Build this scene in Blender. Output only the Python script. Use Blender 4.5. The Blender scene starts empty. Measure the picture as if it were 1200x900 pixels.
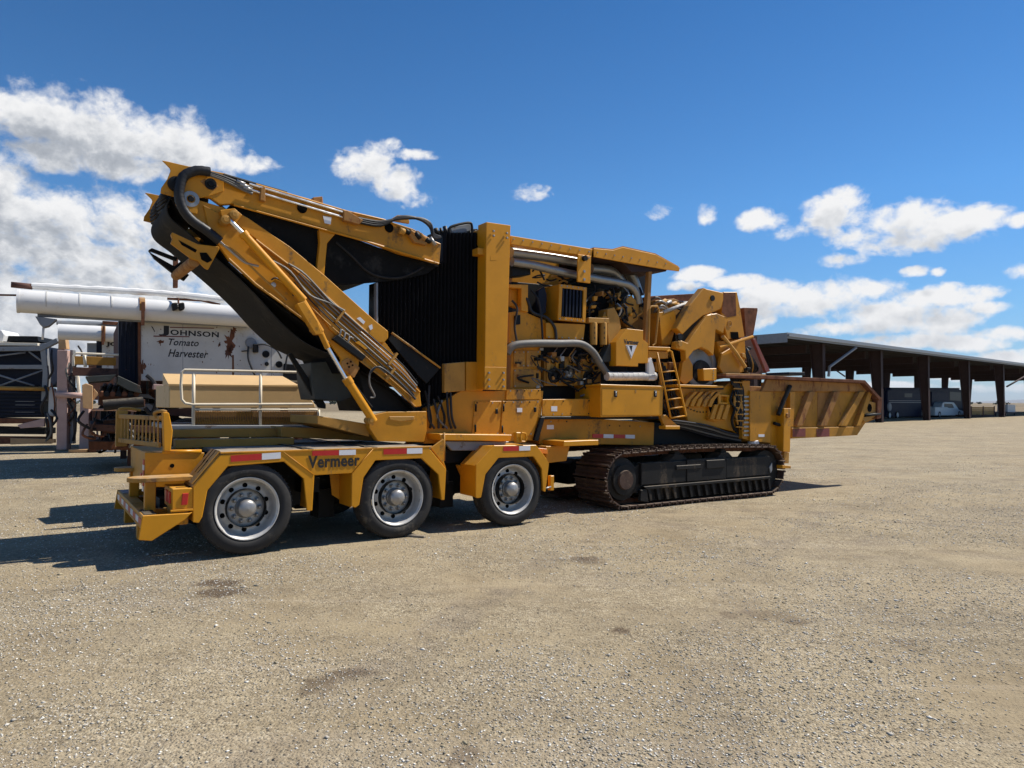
import bpy, bmesh, math, random
import numpy as np
from mathutils import Vector, Matrix
R = math.radians
random.seed(7)
rng = np.random.default_rng(7)
SC = bpy.context.scene
COL = SC.collection

# ------------------------------------------------------------------ camera
FPX, CX, CY, HOR = 832.0, 600.0, 450.0, 472.0
CAMZ = 1.58
PITCH = math.atan((HOR-CY)/FPX)
cam = bpy.data.cameras.new('camera')
camo = bpy.data.objects.new('camera', cam)
COL.objects.link(camo)
cam.sensor_width = 36.0
cam.lens = FPX/1200.0*36.0
cam.clip_start = 0.05
cam.clip_end = 60000
camo.location = (0, 0, CAMZ)
camo.rotation_euler = (R(90)+PITCH, 0, 0)
SC.camera = camo

# ------------------------------------------------------------------ light
D_SUN = Vector((-.706, -.295, -1.0)).normalized()      # the way the light travels
S = -D_SUN
SUN_EL = math.asin(S.z)
SUN_AZ = math.atan2(S.x, S.y)
sl = bpy.data.lights.new('sun', 'SUN')
sl.energy = 5.0
sl.angle = R(.53)
sl.color = (1.0, .945, .86)
so = bpy.data.objects.new('sun', sl)
COL.objects.link(so)
so.rotation_euler = D_SUN.to_track_quat('-Z', 'Y').to_euler()
so.location = (20, 10, 40)
SC.view_settings.view_transform = 'Standard'
SC.view_settings.look = 'None'
SC.view_settings.exposure = 0.35
SC.view_settings.gamma = 1.0
SC.view_settings.use_curve_mapping = False


def ray(x, y):
    dx, dy = (x-CX)/FPX, -(y-CY)/FPX
    c, s = math.cos(PITCH), math.sin(PITCH)
    return Vector((dx, c-s*dy, s+c*dy))


# ------------------------------------------------------------------ node helper
class N:
    def __init__(self, tree):
        self.t = tree

    def n(self, typ, **kw):
        nd = self.t.nodes.new(typ)
        for k, v in kw.items():
            setattr(nd, k, v)
        return nd

    def l(self, a, b):
        self.t.links.new(a, b)

    def put(self, sock, v):
        if isinstance(v, bpy.types.NodeSocket):
            self.l(v, sock)
        else:
            sock.default_value = v

    def math(self, op, a, b=None, c=None, clamp=False):
        nd = self.n('ShaderNodeMath', operation=op)
        nd.use_clamp = clamp
        self.put(nd.inputs[0], a)
        if b is not None:
            self.put(nd.inputs[1], b)
        if c is not None:
            self.put(nd.inputs[2], c)
        return nd.outputs[0]

    def noise(self, vec, scale, detail=4, rough=.5, dist=0.0):
        nd = self.n('ShaderNodeTexNoise')
        if vec is not None:
            self.l(vec, nd.inputs['Vector'])
        nd.inputs['Scale'].default_value = scale
        nd.inputs['Detail'].default_value = detail
        nd.inputs['Roughness'].default_value = rough
        nd.inputs['Distortion'].default_value = dist
        return nd.outputs['Fac']

    def ramp(self, fac, stops):
        nd = self.n('ShaderNodeValToRGB')
        self.put(nd.inputs[0], fac)
        cr = nd.color_ramp
        while len(cr.elements) < len(stops):
            cr.elements.new(.5)
        for e, (p, c) in zip(cr.elements, stops):
            e.position = p
            e.color = (*c, 1) if len(c) == 3 else c
        return nd.outputs[0]

    def mix(self, fac, a, b, blend='MIX'):
        nd = self.n('ShaderNodeMix', data_type='RGBA', blend_type=blend)
        self.put(nd.inputs[0], fac)
        self.put(nd.inputs[6], a if isinstance(a, bpy.types.NodeSocket) else (*a, 1))
        self.put(nd.inputs[7], b if isinstance(b, bpy.types.NodeSocket) else (*b, 1))
        return nd.outputs[2]

    def smooth(self, x, lo, hi, a=0.0, b=1.0):
        nd = self.n('ShaderNodeMapRange', interpolation_type='SMOOTHSTEP')
        self.put(nd.inputs[0], x)
        nd.inputs[1].default_value = lo
        nd.inputs[2].default_value = hi
        nd.inputs[3].default_value = a
        nd.inputs[4].default_value = b
        return nd.outputs[0]

    def bump(self, h, strength, dist=.01):
        nd = self.n('ShaderNodeBump')
        nd.inputs['Strength'].default_value = strength
        nd.inputs['Distance'].default_value = dist
        self.l(h, nd.inputs['Height'])
        return nd.outputs[0]


# ------------------------------------------------------------------ sky with clouds
def make_world():
    w = bpy.data.worlds.new('World')
    SC.world = w
    w.use_nodes = True
    t = w.node_tree
    t.nodes.clear()
    n = N(t)
    sky = n.n('ShaderNodeTexSky')
    sky.sky_type = 'NISHITA'
    sky.sun_disc = False
    sky.sun_elevation = SUN_EL
    sky.sun_rotation = SUN_AZ
    sky.air_density = 1.0
    sky.dust_density = 0.0
    sky.ozone_density = 4.0
    skyc = n.n('ShaderNodeMix', data_type='RGBA', blend_type='MULTIPLY')
    skyc.inputs[0].default_value = 1.0
    n.l(sky.outputs[0], skyc.inputs[6])
    tce = n.n('ShaderNodeTexCoord')
    spe = n.n('ShaderNodeSeparateXYZ')
    n.l(tce.outputs['Generated'], spe.inputs[0])
    n.l(n.ramp(spe.outputs[2], [(0.0, (.60, .80, 1.10)), (.04, (.62, .84, 1.14)), (.11, (.62, .94, 1.22)), (.26, (.57, 1.03, 1.36)), (.50, (.37, .84, 1.20)), (1.0, (.33, .78, 1.15))]), skyc.inputs[7])
    bg = n.n('ShaderNodeBackground')
    bg.inputs[1].default_value = .069
    n.l(skyc.outputs[2], bg.inputs[0])
    tc = n.n('ShaderNodeTexCoord')
    sp = n.n('ShaderNodeSeparateXYZ')
    n.l(tc.outputs['Generated'], sp.inputs[0])
    x, y, z = sp.outputs
    az = n.math('ARCTAN2', x, y)
    el = n.math('ARCSINE', z)
    blobs = [  # centre, radii and weight of every cloud, read in the view and turned into sky angles
        (40, 135, 95, 36), (130, 155, 110, 45), (215, 178, 75, 34), (285, 192, 42, 12), (60, 180, 60, 22), (150, 195, 70, 22),
        (5, 215, 30, 40), (60, 262, 115, 44), (150, 270, 70, 48), (205, 285, 60, 40), (30, 330, 90, 42), (130, 330, 110, 38),
        (225, 330, 70, 40), (60, 400, 120, 50), (10, 290, 60, 50),
        (428, 196, 36, 22), (462, 214, 34, 20), (488, 230, 16, 12), (450, 172, 20, 9), (485, 181, 28, 7),
        (622, 224, 20, 10), (773, 248, 17, 10), (830, 251, 14, 11), (895, 258, 30, 14), (925, 270, 22, 9),
        (985, 248, 45, 23), (1050, 262, 80, 25), (1120, 262, 55, 20), (1060, 278, 70, 18), (1191, 258, 14, 7), (960, 240, 20, 9),
        (990, 306, 24, 8), (1072, 318, 18, 5), (1098, 318, 8, 4), (1195, 321, 16, 9), (818, 322, 30, 9), (806, 334, 18, 6),
        (905, 343, 45, 18), (965, 348, 60, 24), (1030, 372, 70, 20), (1100, 375, 60, 18), (1015, 340, 40, 12), (1110, 348, 70, 13),
        (880, 365, 50, 18), (985, 385, 60, 10), (1140, 402, 50, 10), (1175, 392, 40, 10), (1185, 420, 40, 10), (1130, 440, 60, 7),
        (1040, 452, 50, 5), (930, 405, 40, 8),
        (870, 330, 40, 9), (1060, 400, 80, 9), (960, 418, 70, 7), (1160, 360, 40, 8), (1180, 455, 60, 6), (620, 226, 10, 5), (508, 184, 14, 4), (90, 300, 120, 40), (215, 318, 60, 26),
        (-150, 200, 130, 60), (-170, 320, 150, 70), (1330, 280, 70, 28), (1420, 380, 120, 26), (1300, 410, 90, 16)]
    # one node group holds the cloud field, so that it can be read twice: here, and a little towards the sun
    g = bpy.data.node_groups.new('cloud_field', 'ShaderNodeTree')
    for nm in ('az', 'el'):
        g.interface.new_socket(nm, in_out='INPUT', socket_type='NodeSocketFloat')
    g.interface.new_socket('density', in_out='OUTPUT', socket_type='NodeSocketFloat')
    k = N(g)
    gi, go = k.n('NodeGroupInput'), k.n('NodeGroupOutput')
    gaz, gel = gi.outputs[0], gi.outputs[1]
    cur = None
    for (bx, by, rx, ry) in blobs:
        d = ray(bx, by).normalized()
        ca, ce = math.atan2(d.x, d.y), math.asin(d.z)
        d1, d2 = ray(bx+rx, by).normalized(), ray(bx, by-ry).normalized()
        ra = abs(math.atan2(d1.x, d1.y)-ca)*1.15
        re = abs(math.asin(d2.z)-ce)*1.15
        qa = k.math('MULTIPLY', k.math('SUBTRACT', gaz, ca), 1/ra)
        qe = k.math('MULTIPLY', k.math('SUBTRACT', gel, ce), 1/re)
        q = k.math('MULTIPLY_ADD', qa, qa, k.math('MULTIPLY', qe, qe))
        dd = k.math('SUBTRACT', 1.0 if rx > 26 else .62, k.math('MULTIPLY', q, 1.0 if rx > 26 else .55))
        cur = dd if cur is None else k.math('SMOOTH_MAX', cur, dd, .30)
    cur = k.math('MAXIMUM', cur, -1.5)
    cb = k.n('ShaderNodeCombineXYZ')
    k.l(gaz, cb.inputs[0])
    k.l(k.math('MULTIPLY', gel, 1.25), cb.inputs[1])
    # the same broken cumulus goes on round the rest of the sky
    rest = k.math('MULTIPLY_ADD', k.noise(cb.outputs[0], 2.3, 3, .5), 5.0, -3.1)
    side = k.smooth(k.math('ABSOLUTE', gaz), .78, 1.0)
    rest = k.math('ADD', rest, k.math('MULTIPLY_ADD', side, 3.0, -3.0))
    cur = k.math('MAXIMUM', cur, k.math('MINIMUM', rest, 1.0))
    # heaped billows at two sizes, plus a fine ragged edge
    f0 = k.noise(cb.outputs[0], 11.0, 10, .62, .4)
    wn = k.n('ShaderNodeTexNoise')
    k.l(cb.outputs[0], wn.inputs['Vector'])
    wn.inputs['Scale'].default_value = 30
    wn.inputs['Detail'].default_value = 4
    wv = k.n('ShaderNodeVectorMath', operation='MULTIPLY_ADD')
    k.l(wn.outputs['Color'], wv.inputs[0])
    wv.inputs[1].default_value = (.04, .04, .04)
    k.l(cb.outputs[0], wv.inputs[2])
    bl = []
    for sc_ in (22.0, 58.0):
        vo = k.n('ShaderNodeTexVoronoi', feature='F1')
        k.l(wv.outputs[0], vo.inputs['Vector'])
        vo.inputs['Scale'].default_value = sc_
        bl.append(vo.outputs['Distance'])
    f = k.math('MULTIPLY', k.math('SUBTRACT', f0, .5), 2.9)
    f = k.math('ADD', f, k.math('MULTIPLY', k.math('SUBTRACT', .42, bl[0]), .75))
    f = k.math('ADD', f, k.math('MULTIPLY', k.math('SUBTRACT', .42, bl[1]), .38))
    f = k.math('ADD', f, k.math('MULTIPLY', k.math('SUBTRACT', k.noise(cb.outputs[0], 55.0, 7, .62, .3), .5), 1.35))
    k.l(k.math('ADD', cur, f), go.inputs[0])
    gA, gB = n.n('ShaderNodeGroup', node_tree=g), n.n('ShaderNodeGroup', node_tree=g)
    n.l(az, gA.inputs[0])
    n.l(el, gA.inputs[1])
    n.l(n.math('ADD', az, .012), gB.inputs[0])
    n.l(n.math('ADD', el, .024), gB.inputs[1])
    dens, dsun = gA.outputs[0], gB.outputs[0]
    alpha = n.smooth(dens, -.20, .80)
    alpha = n.math('MULTIPLY', alpha, n.smooth(el, -.01, .03))
    # what has much cloud between itself and the sun turns grey
    shade = n.smooth(n.math('MULTIPLY_ADD', dsun, .75, n.math('MULTIPLY', dens, .25)), .10, 1.45)
    wide = n.smooth(az, -.70, -.05, .95, .50)
    lit = n.math('SUBTRACT', 1.0, n.math('MULTIPLY', shade, wide))
    colr = n.ramp(lit, [(0.0, (.33, .36, .41)), (.35, (.48, .51, .56)), (.7, (.74, .755, .78)), (1.0, (.94, .94, .945))])
    cbg = n.n('ShaderNodeBackground')
    cbg.inputs[1].default_value = .77
    n.l(colr, cbg.inputs[0])
    mx = n.n('ShaderNodeMixShader')
    n.l(alpha, mx.inputs[0])
    n.l(bg.outputs[0], mx.inputs[1])
    n.l(cbg.outputs[0], mx.inputs[2])
    out = n.n('ShaderNodeOutputWorld')
    n.l(mx.outputs[0], out.inputs[0])


make_world()

# ------------------------------------------------------------------ materials
MATS = {}


def mat(name, base, rough=.5, metal=0.0, var=.12, scale=6.0, dirt=None, dirt_amt=0.0, dirt_scale=3.0, bump=0.0,
        bump_scale=60.0, streak=0.0, dust=0.0, dust_col=(.42, .35, .25)):
    """A painted / bare surface: colour wander, stains of a second colour, settled dust on upward faces, fine relief."""
    m = bpy.data.materials.new(name)
    m.use_nodes = True
    t = m.node_tree
    n = N(t)
    b = t.nodes['Principled BSDF']
    tc = n.n('ShaderNodeTexCoord')
    v = tc.outputs['Object']
    geo = n.n('ShaderNodeNewGeometry')
    wv = geo.outputs['Position']
    f = n.noise(wv, scale, 5, .6)
    lo = tuple(max(0, c*(1-var)) for c in base)
    hi = tuple(min(1, c*(1+var)) for c in base)
    col = n.ramp(f, [(.3, lo), (.7, hi)])
    rg = n.math('MULTIPLY_ADD', f, .25, rough-.125)
    if dirt is not None:
        mpn = n.n('ShaderNodeMapping')
        n.l(wv, mpn.inputs[0])
        mpn.inputs['Scale'].default_value = (1, 1, .35 if streak else 1)
        d = n.noise(mpn.outputs[0], dirt_scale, 8, .68)
        d2 = n.noise(wv, dirt_scale*9, 3, .6)
        d = n.math('MULTIPLY_ADD', d2, .25, n.math('MULTIPLY', d, .85))
        k = n.smooth(d, .72-dirt_amt*.4, .80-dirt_amt*.25)
        col = n.mix(k, col, dirt)
        rg = n.math('MULTIPLY_ADD', k, .25, rg, clamp=True)
    if dust:
        sx = n.n('ShaderNodeSeparateXYZ')
        n.l(geo.outputs['Normal'], sx.inputs[0])
        up = n.smooth(sx.outputs[2], .3, .95)
        k = n.math('MULTIPLY', n.math('MULTIPLY', up, n.smooth(n.noise(wv, 5, 6, .65), .3, .7)), dust)
        col = n.mix(k, col, dust_col)
    n.l(col, b.inputs['Base Color'])
    n.put(b.inputs['Roughness'], rg)
    b.inputs['Metallic'].default_value = metal
    if bump:
        n.l(n.bump(n.noise(wv, bump_scale, 4, .6), bump, .01), b.inputs['Normal'])
    MATS[name] = m
    return m


YEL = mat('yellow_paint', (.53, .228, .012), .46, 0, .16, 2.2, (.17, .095, .035), .30, 2.6, .10, 30, 1, .6, (.40, .31, .17))
YELC = mat('clean_yellow_paint', (.61, .262, .010), .40, 0, .10, 2.5, (.27, .145, .045), .20, 3, .06, 30, 1, .35, (.45, .34, .17))
TAN = mat('weathered_tan_paint', (.44, .225, .045), .6, 0, .16, 3, (.17, .095, .05), .33, 2.6, .12, 40, 1, .7)
RUSTY = mat('yellow_worn_to_rust', (.36, .175, .05), .7, 0, .2, 3, (.19, .075, .035), .42, 7, .2, 40, 1, .6)
RUST = mat('rust', (.16, .068, .038), .85, 0, .35, 7, (.07, .035, .025), .35, 6, .4, 70, 0, .3)
REDP = mat('faded_red_paint', (.20, .045, .035), .7, 0, .2, 5, (.14, .07, .04), .35, 5, .2, 50)
TRK = mat('track_steel', (.078, .046, .033), .6, .3, .35, 8, (.17, .12, .08), .36, 6, .3, 60, 0, .35)
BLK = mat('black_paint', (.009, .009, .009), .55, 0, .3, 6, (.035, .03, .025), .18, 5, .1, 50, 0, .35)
TBLK = mat('dusty_black_frame', (.014, .013, .012), .6, 0, .3, 5, (.085, .065, .045), .36, 3.5, .2, 50, 1, .7, (.22, .17, .115))
RUB = mat('rubber', (.022, .021, .021), .75, 0, .25, 9, (.075, .065, .05), .24, 5, .2, 120, 0, .4)
TYRE = mat('tyre_rubber', (.033, .032, .031), .72, 0, .2, 12, (.10, .088, .07), .30, 4, .25, 140, 0, .3)
BELT = mat('belt_rubber', (.0085, .0085, .0085), .85, 0, .35, 4, (.030, .028, .026), .34, 2.2, .35, 45, 0, .3)
DBELT = mat('dusty_belt', (.024, .023, .021), .9, 0, .3, 3, (.050, .045, .038), .4, 2, .35, 45, 1, .3)
PLEAT = mat('pleated_black', (.007, .007, .008), .5, 0, .2, 6, bump=.1)
HOSE = mat('hose_rubber', (.018, .018, .020), .5, 0, .2, 12)
GREYH = mat('grey_hose', (.125, .12, .11), .6, 0, .15, 9, (.08, .07, .06), .2, 6)
STEEL = mat('dull_steel', (.33, .32, .305), .42, .55, .15, 10, (.2, .17, .14), .2, 7, .05, 80)
ALU = mat('rim_steel', (.56, .54, .50), .42, .15, .12, 12, (.26, .22, .17), .26, 8, .08, 90)
CHROME = mat('bright_steel', (.80, .80, .80), .2, .9, .05, 8)
PIPE = mat('exhaust_pipe_steel', (.30, .29, .27), .38, .6, .15, 6, (.18, .15, .12), .25, 6, .1, 50)
WRAP = mat('pipe_wrap', (.55, .53, .49), .85, 0, .15, 20, (.35, .31, .26), .3, 8, .5, 60)
WOODD = mat('deck_timber', (.27, .22, .16), .85, 0, .3, 5, (.14, .11, .085), .3, 4, .4, 40)
WHITE = mat('white_paint', (.68, .67, .645), .45, 0, .04, 3, (.46, .40, .33), .14, 3, .05, 30, 1)
WHITEP = mat('weathered_white_panel', (.56, .545, .50), .6, 0, .10, 2.5, (.30, .19, .12), .24, 3.2, .08, 40, 1)
TARP = mat('white_tarp', (.74, .73, .70), .7, 0, .06, 8, (.5, .46, .4), .15, 5, .8, 7)
NAVY = mat('navy_paint', (.008, .011, .024), .5, 0, .2, 5, (.04, .035, .035), .2, 5)
PINK = mat('faded_pink_post', (.50, .33, .28), .75, 0, .1, 5, (.26, .13, .09), .24, 4, .15, 50, 1)
CREAM = mat('cream_rail_paint', (.72, .64, .50), .5, 0, .06, 8, (.4, .28, .15), .15, 8)
TANBOX = mat('tan_cover_paint', (.60, .40, .18), .5, 0, .06, 2, (.46, .31, .15), .25, 2, .05, 20)
MESH = mat('brown_mesh', (.23, .13, .065), .7, .2, .2, 30)
REDT = mat('red_reflector', (.50, .016, .012), .35, 0, .06, 8, (.2, .02, .015), .12, 8)
WHT = mat('white_reflector', (.74, .74, .76), .35, 0, .04, 8, (.4, .38, .36), .12, 8)
ORNG = mat('amber_lens', (.75, .22, .02), .25)
INK = mat('black_lettering', (.012, .010, .009), .5, 0, .1)
INKR = mat('brown_red_lettering', (.16, .045, .03), .6, 0, .1)
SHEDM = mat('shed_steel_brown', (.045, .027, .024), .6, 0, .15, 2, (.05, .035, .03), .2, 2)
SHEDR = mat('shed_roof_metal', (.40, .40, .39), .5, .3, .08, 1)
ROOF_SHADE = mat('shed_roof_shade', (.035, .034, .036), .7, 0, .1, 1)  # near-black colour carries the shade under the shed roof
PURL = mat('shed_purlin', (.035, .032, .032), .6, 0, .15, 1)  # darkened in colour for the shaded shed interior
GLASS = mat('dark_window', (.012, .014, .018), .35)
BUSN = mat('motorhome_navy', (.006, .010, .034), .45, 0, .1, 2)
DKGRN = mat('dark_olive_metal', (.05, .055, .05), .55, 0, .2, 5, (.1, .06, .04), .3, 4)
BROWN = mat('brown_machinery', (.11, .055, .04), .75, 0, .25, 4, (.05, .03, .025), .35, 4, .2, 50)
GREYP = mat('grey_metal', (.23, .24, .25), .5, .2, .12, 5, (.14, .11, .09), .25, 5)
CARDB = mat('light_timber', (.50, .30, .14), .75, 0, .15, 5)
HOLE_SHADE = mat('hole_shade', (.006, .006, .006), .9)  # near-black colour imitates the shade inside holes and slots
BLUEW = mat('bluish_white_paint', (.55, .62, .64), .4, 0, .04, 2)


HOPY = mat('hopper_paint', (.45, .215, .03), .65, 0, .2, 3, (.22, .085, .035), .36, 4, .2, 40, 1, .5)
for m_, sp_ in ((YEL, .28), (YELC, .30), (TAN, .25), (RUSTY, .2), (HOPY, .2), (RUST, .1), (PLEAT, .12), (BLK, .2), (TBLK, .22), (BELT, .12), (DBELT, .15), (HOLE_SHADE, .02), (RUB, .2), (HOSE, .3), (NAVY, .2), (ROOF_SHADE, .05), (PURL, .05), (SHEDM, .12), (GLASS, .3), (TYRE, .2), (TRK, .35), (DKGRN, .25), (BROWN, .2), (BUSN, .08)):
    m_.node_tree.nodes['Principled BSDF'].inputs['Specular IOR Level'].default_value = sp_


# ------------------------------------------------------------------ geometry helpers
class Frame:
    """An upright local frame: u along, v across (away from the near side), w up."""
    def __init__(self, o, yaw, pitch=0.0):
        self.o = Vector(o)
        u = Vector((math.cos(yaw)*math.cos(pitch), math.sin(yaw)*math.cos(pitch), -math.sin(pitch)))
        v = Vector((-math.sin(yaw), math.cos(yaw), 0))
        w = u.cross(v)
        self.u, self.v, self.w = u, v, w
        self.m = Matrix(((u.x, v.x, w.x, o[0]), (u.y, v.y, w.y, o[1]), (u.z, v.z, w.z, o[2]), (0, 0, 0, 1)))
        self.inv = self.m.inverted()
        self.c = self.inv @ Vector((0, 0, CAMZ))

    def at(self, x, y, v):
        d = self.inv.to_3x3() @ ray(x, y)
        t = (v-self.c.y)/d.y
        p = self.c + d*t
        return p                                     # Vector (u, v, w)

    def uw(self, x, y, v):
        p = self.at(x, y, v)
        return (p.x, p.z)


class MB:
    def __init__(self):
        self.v, self.f, self.s = [], [], []

    def add(self, vs, fs, smooth=False):
        o = len(self.v)
        self.v += [tuple(p) for p in vs]
        self.f += [tuple(i+o for i in f) for f in fs]
        self.s += [smooth]*len(fs)
        return self

    def prism(self, poly, v0, v1):
        a = sum(p[0]*q[1]-q[0]*p[1] for p, q in zip(poly, poly[1:]+poly[:1]))
        if a < 0:
            poly = poly[::-1]
        k = len(poly)
        vs = [(p[0], v0, p[1]) for p in poly]+[(p[0], v1, p[1]) for p in poly]
        fs = [tuple(range(k)), tuple(range(2*k-1, k-1, -1))]
        fs += [(i, i+k, (i+1) % k+k, (i+1) % k) for i in range(k)]
        return self.add(vs, fs)

    def box(self, u0, u1, v0, v1, w0, w1):
        return self.prism([(u0, w0), (u1, w0), (u1, w1), (u0, w1)], v0, v1)

    def tube(self, pts, r, n=8, caps=True, closed=False):
        pts = [Vector(p) for p in pts]
        k = len(pts)
        rr = r if isinstance(r, (list, tuple)) else [r]*k
        vs, fs = [], []
        up = None
        for i, p in enumerate(pts):
            if closed:
                t = pts[(i+1) % k]-pts[i-1]
            else:
                t = pts[min(i+1, k-1)]-pts[max(i-1, 0)]
            t.normalize()
            if up is None:
                up = Vector((0, 0, 1)) if abs(t.z) < .9 else Vector((1, 0, 0))
            a = t.cross(up).normalized()
            b = a.cross(t).normalized()
            up = b
            for j in range(n):
                an = 2*math.pi*j/n
                vs.append(p+(a*math.cos(an)+b*math.sin(an))*rr[i])
        rng_ = range(k if closed else k-1)
        for i in rng_:
            i2 = (i+1) % k
            for j in range(n):
                fs.append((i*n+j, i*n+(j+1) % n, i2*n+(j+1) % n, i2*n+j))
        self.add(vs, fs, True)
        if caps and not closed:
            self.add([vs[j] for j in range(n)], [tuple(range(n-1, -1, -1))])
            self.add([vs[(k-1)*n+j] for j in range(n)], [tuple(range(n))])
        return self

    def lathe(self, prof, c, n=32, axis='v'):
        """prof: (offset along axis, radius)."""
        vs, fs = [], []
        c = Vector(c)
        for (h, r) in prof:
            for j in range(n):
                a = 2*math.pi*j/n
                p, q = r*math.cos(a), r*math.sin(a)
                d = {'v': (p, h, q), 'w': (p, q, h), 'u': (h, p, q)}[axis]
                vs.append(c+Vector(d))
        for i in range(len(prof)-1):
            for j in range(n):
                fs.append((i*n+j, (i+1)*n+j, (i+1)*n+(j+1) % n, i*n+(j+1) % n))
        self.add(vs, fs, True)
        return self

    def disc(self, c, r, h, n=16, axis='v'):
        """Closed short cylinder from offset 0 to h."""
        return self.lathe([(0, .0001), (0, r)], c, n, axis).lathe([(0, r), (h, r)], c, n, axis).lathe([(h, r), (h, .0001)], c, n, axis)

    def sheet(self, curve, v0, v1, th=.012, smooth=True):
        """A thick strip: curve of (u, w) points swept across v."""
        k = len(curve)
        nr = []
        for i in range(k):
            a, b = curve[max(i-1, 0)], curve[min(i+1, k-1)]
            t = Vector((b[0]-a[0], b[1]-a[1])).normalized()
            nr.append(Vector((-t.y, t.x)))
        top = [(p[0]+q.x*th/2, p[1]+q.y*th/2) for p, q in zip(curve, nr)]
        bot = [(p[0]-q.x*th/2, p[1]-q.y*th/2) for p, q in zip(curve, nr)]
        vs = []
        for row, v in ((top, v0), (top, v1), (bot, v0), (bot, v1)):
            vs += [(p[0], v, p[1]) for p in row]
        fs = []
        for i in range(k-1):
            fs.append((i, i+1, k+i+1, k+i))
            fs.append((2*k+i, 3*k+i, 3*k+i+1, 2*k+i+1))
        self.add(vs, fs, smooth)
        e = []
        for i in range(k-1):
            e.append((i, 2*k+i, 2*k+i+1, i+1))
            e.append((k+i, k+i+1, 3*k+i+1, 3*k+i))
        e += [(0, k, 3*k, 2*k), (k-1, 3*k-1, 4*k-1, 2*k-1)]
        self.add(vs, e)
        return self

    def build(self, name, m, parent=None, bevel=0.0):
        me = bpy.data.meshes.new(name)
        me.from_pydata(self.v, [], self.f)
        bm = bmesh.new()
        bm.from_mesh(me)
        sm = [f.smooth for f in bm.faces]
        bm.faces.ensure_lookup_table()
        for f, s in zip(bm.faces, self.s):
            f.smooth = s
        bmesh.ops.remove_doubles(bm, verts=bm.verts[:], dist=1e-5)
        bmesh.ops.recalc_face_normals(bm, faces=bm.faces[:])
        for e in bm.edges:
            if len(e.link_faces) == 2 and e.calc_face_angle(0) > .6:
                e.smooth = False
        if bevel:
            es = [e for e in bm.edges if len(e.link_faces) == 2 and not e.link_faces[0].smooth and e.calc_face_angle(0) > .5]
            try:
                bmesh.ops.bevel(bm, geom=es, offset=bevel, segments=1, affect='EDGES', clamp_overlap=True)
            except Exception:
                pass
        bm.to_mesh(me)
        bm.free()
        me.materials.append(m)
        o = bpy.data.objects.new(name, me)
        COL.objects.link(o)
        if parent is not None:
            o.parent = parent
        return o


def thing(name, label, cat, fr=None, group=None, m=None):
    o = bpy.data.objects.new(name, None)
    o.empty_display_size = .3
    COL.objects.link(o)
    if fr is not None:
        o.matrix_world = fr.m
    if m is not None:
        o.matrix_world = m
    o['label'] = label
    o['category'] = cat
    if group:
        o['group'] = group
    return o


def tag(o, label, cat, group=None):
    o['label'] = label
    o['category'] = cat
    if group:
        o['group'] = group
    return o


class Kit:
    """Parts of one thing, drawn in its frame: outlines on a plane at a lateral distance, with real thickness."""
    def __init__(self, fr, root):
        self.fr, self.root = fr, root

    def P(self, pts, v):
        return [self.fr.uw(x, y, v) for x, y in pts]

    def plate(self, name, pts, v0, v1, m, parent=None, bevel=.006):
        return MB().prism(self.P(pts, v0), v0, v1).build(name, m, parent or self.root, bevel)

    def box(self, name, b, m, parent=None, bevel=.006):
        return MB().box(*b).build(name, m, parent or self.root, bevel)

    def pts3(self, pts):
        return [self.fr.at(x, y, v) for x, y, v in pts]

    def tube(self, name, pts, r, m, parent=None, n=8, curve=0):
        p = self.pts3(pts)
        if curve:
            p = spline(p, curve)
        return MB().tube(p, r, n).build(name, m, parent or self.root)

    def sheet(self, name, pts, v0, v1, m, parent=None, th=.012, curve=0):
        p = self.P(pts, v0)
        if curve:
            p = [(q.x, q.z) for q in spline([Vector((a, 0, b)) for a, b in p], curve)]
        return MB().sheet(p, v0, v1, th).build(name, m, parent or self.root)


def spline(pts, k=6):
    pts = [Vector(p) for p in pts]
    out = []
    for i in range(len(pts)-1):
        p0, p1, p2, p3 = pts[max(i-1, 0)], pts[i], pts[i+1], pts[min(i+2, len(pts)-1)]
        for j in range(k):
            t = j/k
            out.append(.5*((2*p1)+(p2-p0)*t+(2*p0-5*p1+4*p2-p3)*t*t+(3*p1-p0-3*p2+p3)*t**3))
    out.append(pts[-1])
    return out


def lettering(name, body, u0, u1, w0, w1, v, m, parent, offset=0.0, shear=0.0, depth=.002, slope=0.0, spacing=1.0):
    """Raised letters filling a rectangle on a side plane."""
    cu = bpy.data.curves.new(name, 'FONT')
    cu.body = body
    cu.size = 1
    cu.offset = offset
    cu.shear = shear
    cu.space_character = spacing
    cu.extrude = .01
    cu.resolution_u = 3
    o = bpy.data.objects.new(name, cu)
    COL.objects.link(o)
    bpy.context.view_layer.update()
    me = bpy.data.meshes.new_from_object(o.evaluated_get(bpy.context.evaluated_depsgraph_get()))
    bpy.data.objects.remove(o)
    bpy.data.curves.remove(cu)
    xs = [q.co.x for q in me.vertices]
    ys = [q.co.y for q in me.vertices]
    x0, x1, y0, y1 = min(xs), max(xs), min(ys), max(ys)
    for q in me.vertices:
        s = (q.co.x-x0)/(x1-x0)
        uu = u0+(u1-u0)*s
        ww = w0+(w1-w0)*(q.co.y-y0)/(y1-y0)+slope*(uu-u0)
        q.co = (uu, v-(depth if q.co.z > 0 else -.001), ww)
    me.materials.clear()
    me.materials.append(m)
    me.name = name
    ob = bpy.data.objects.new(name, me)
    COL.objects.link(ob)
    ob.parent = parent
    return ob


def lerp(a, b, t):
    return a+(b-a)*t


# ------------------------------------------------------------------ ground
YAW = R(34)
MF = Frame((-2.75, 7.4, 0), YAW, R(.45))


def sstep(x, a, b):
    t = min(1, max(0, (x-a)/(b-a)))
    return t*t*(3-2*t)


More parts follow.
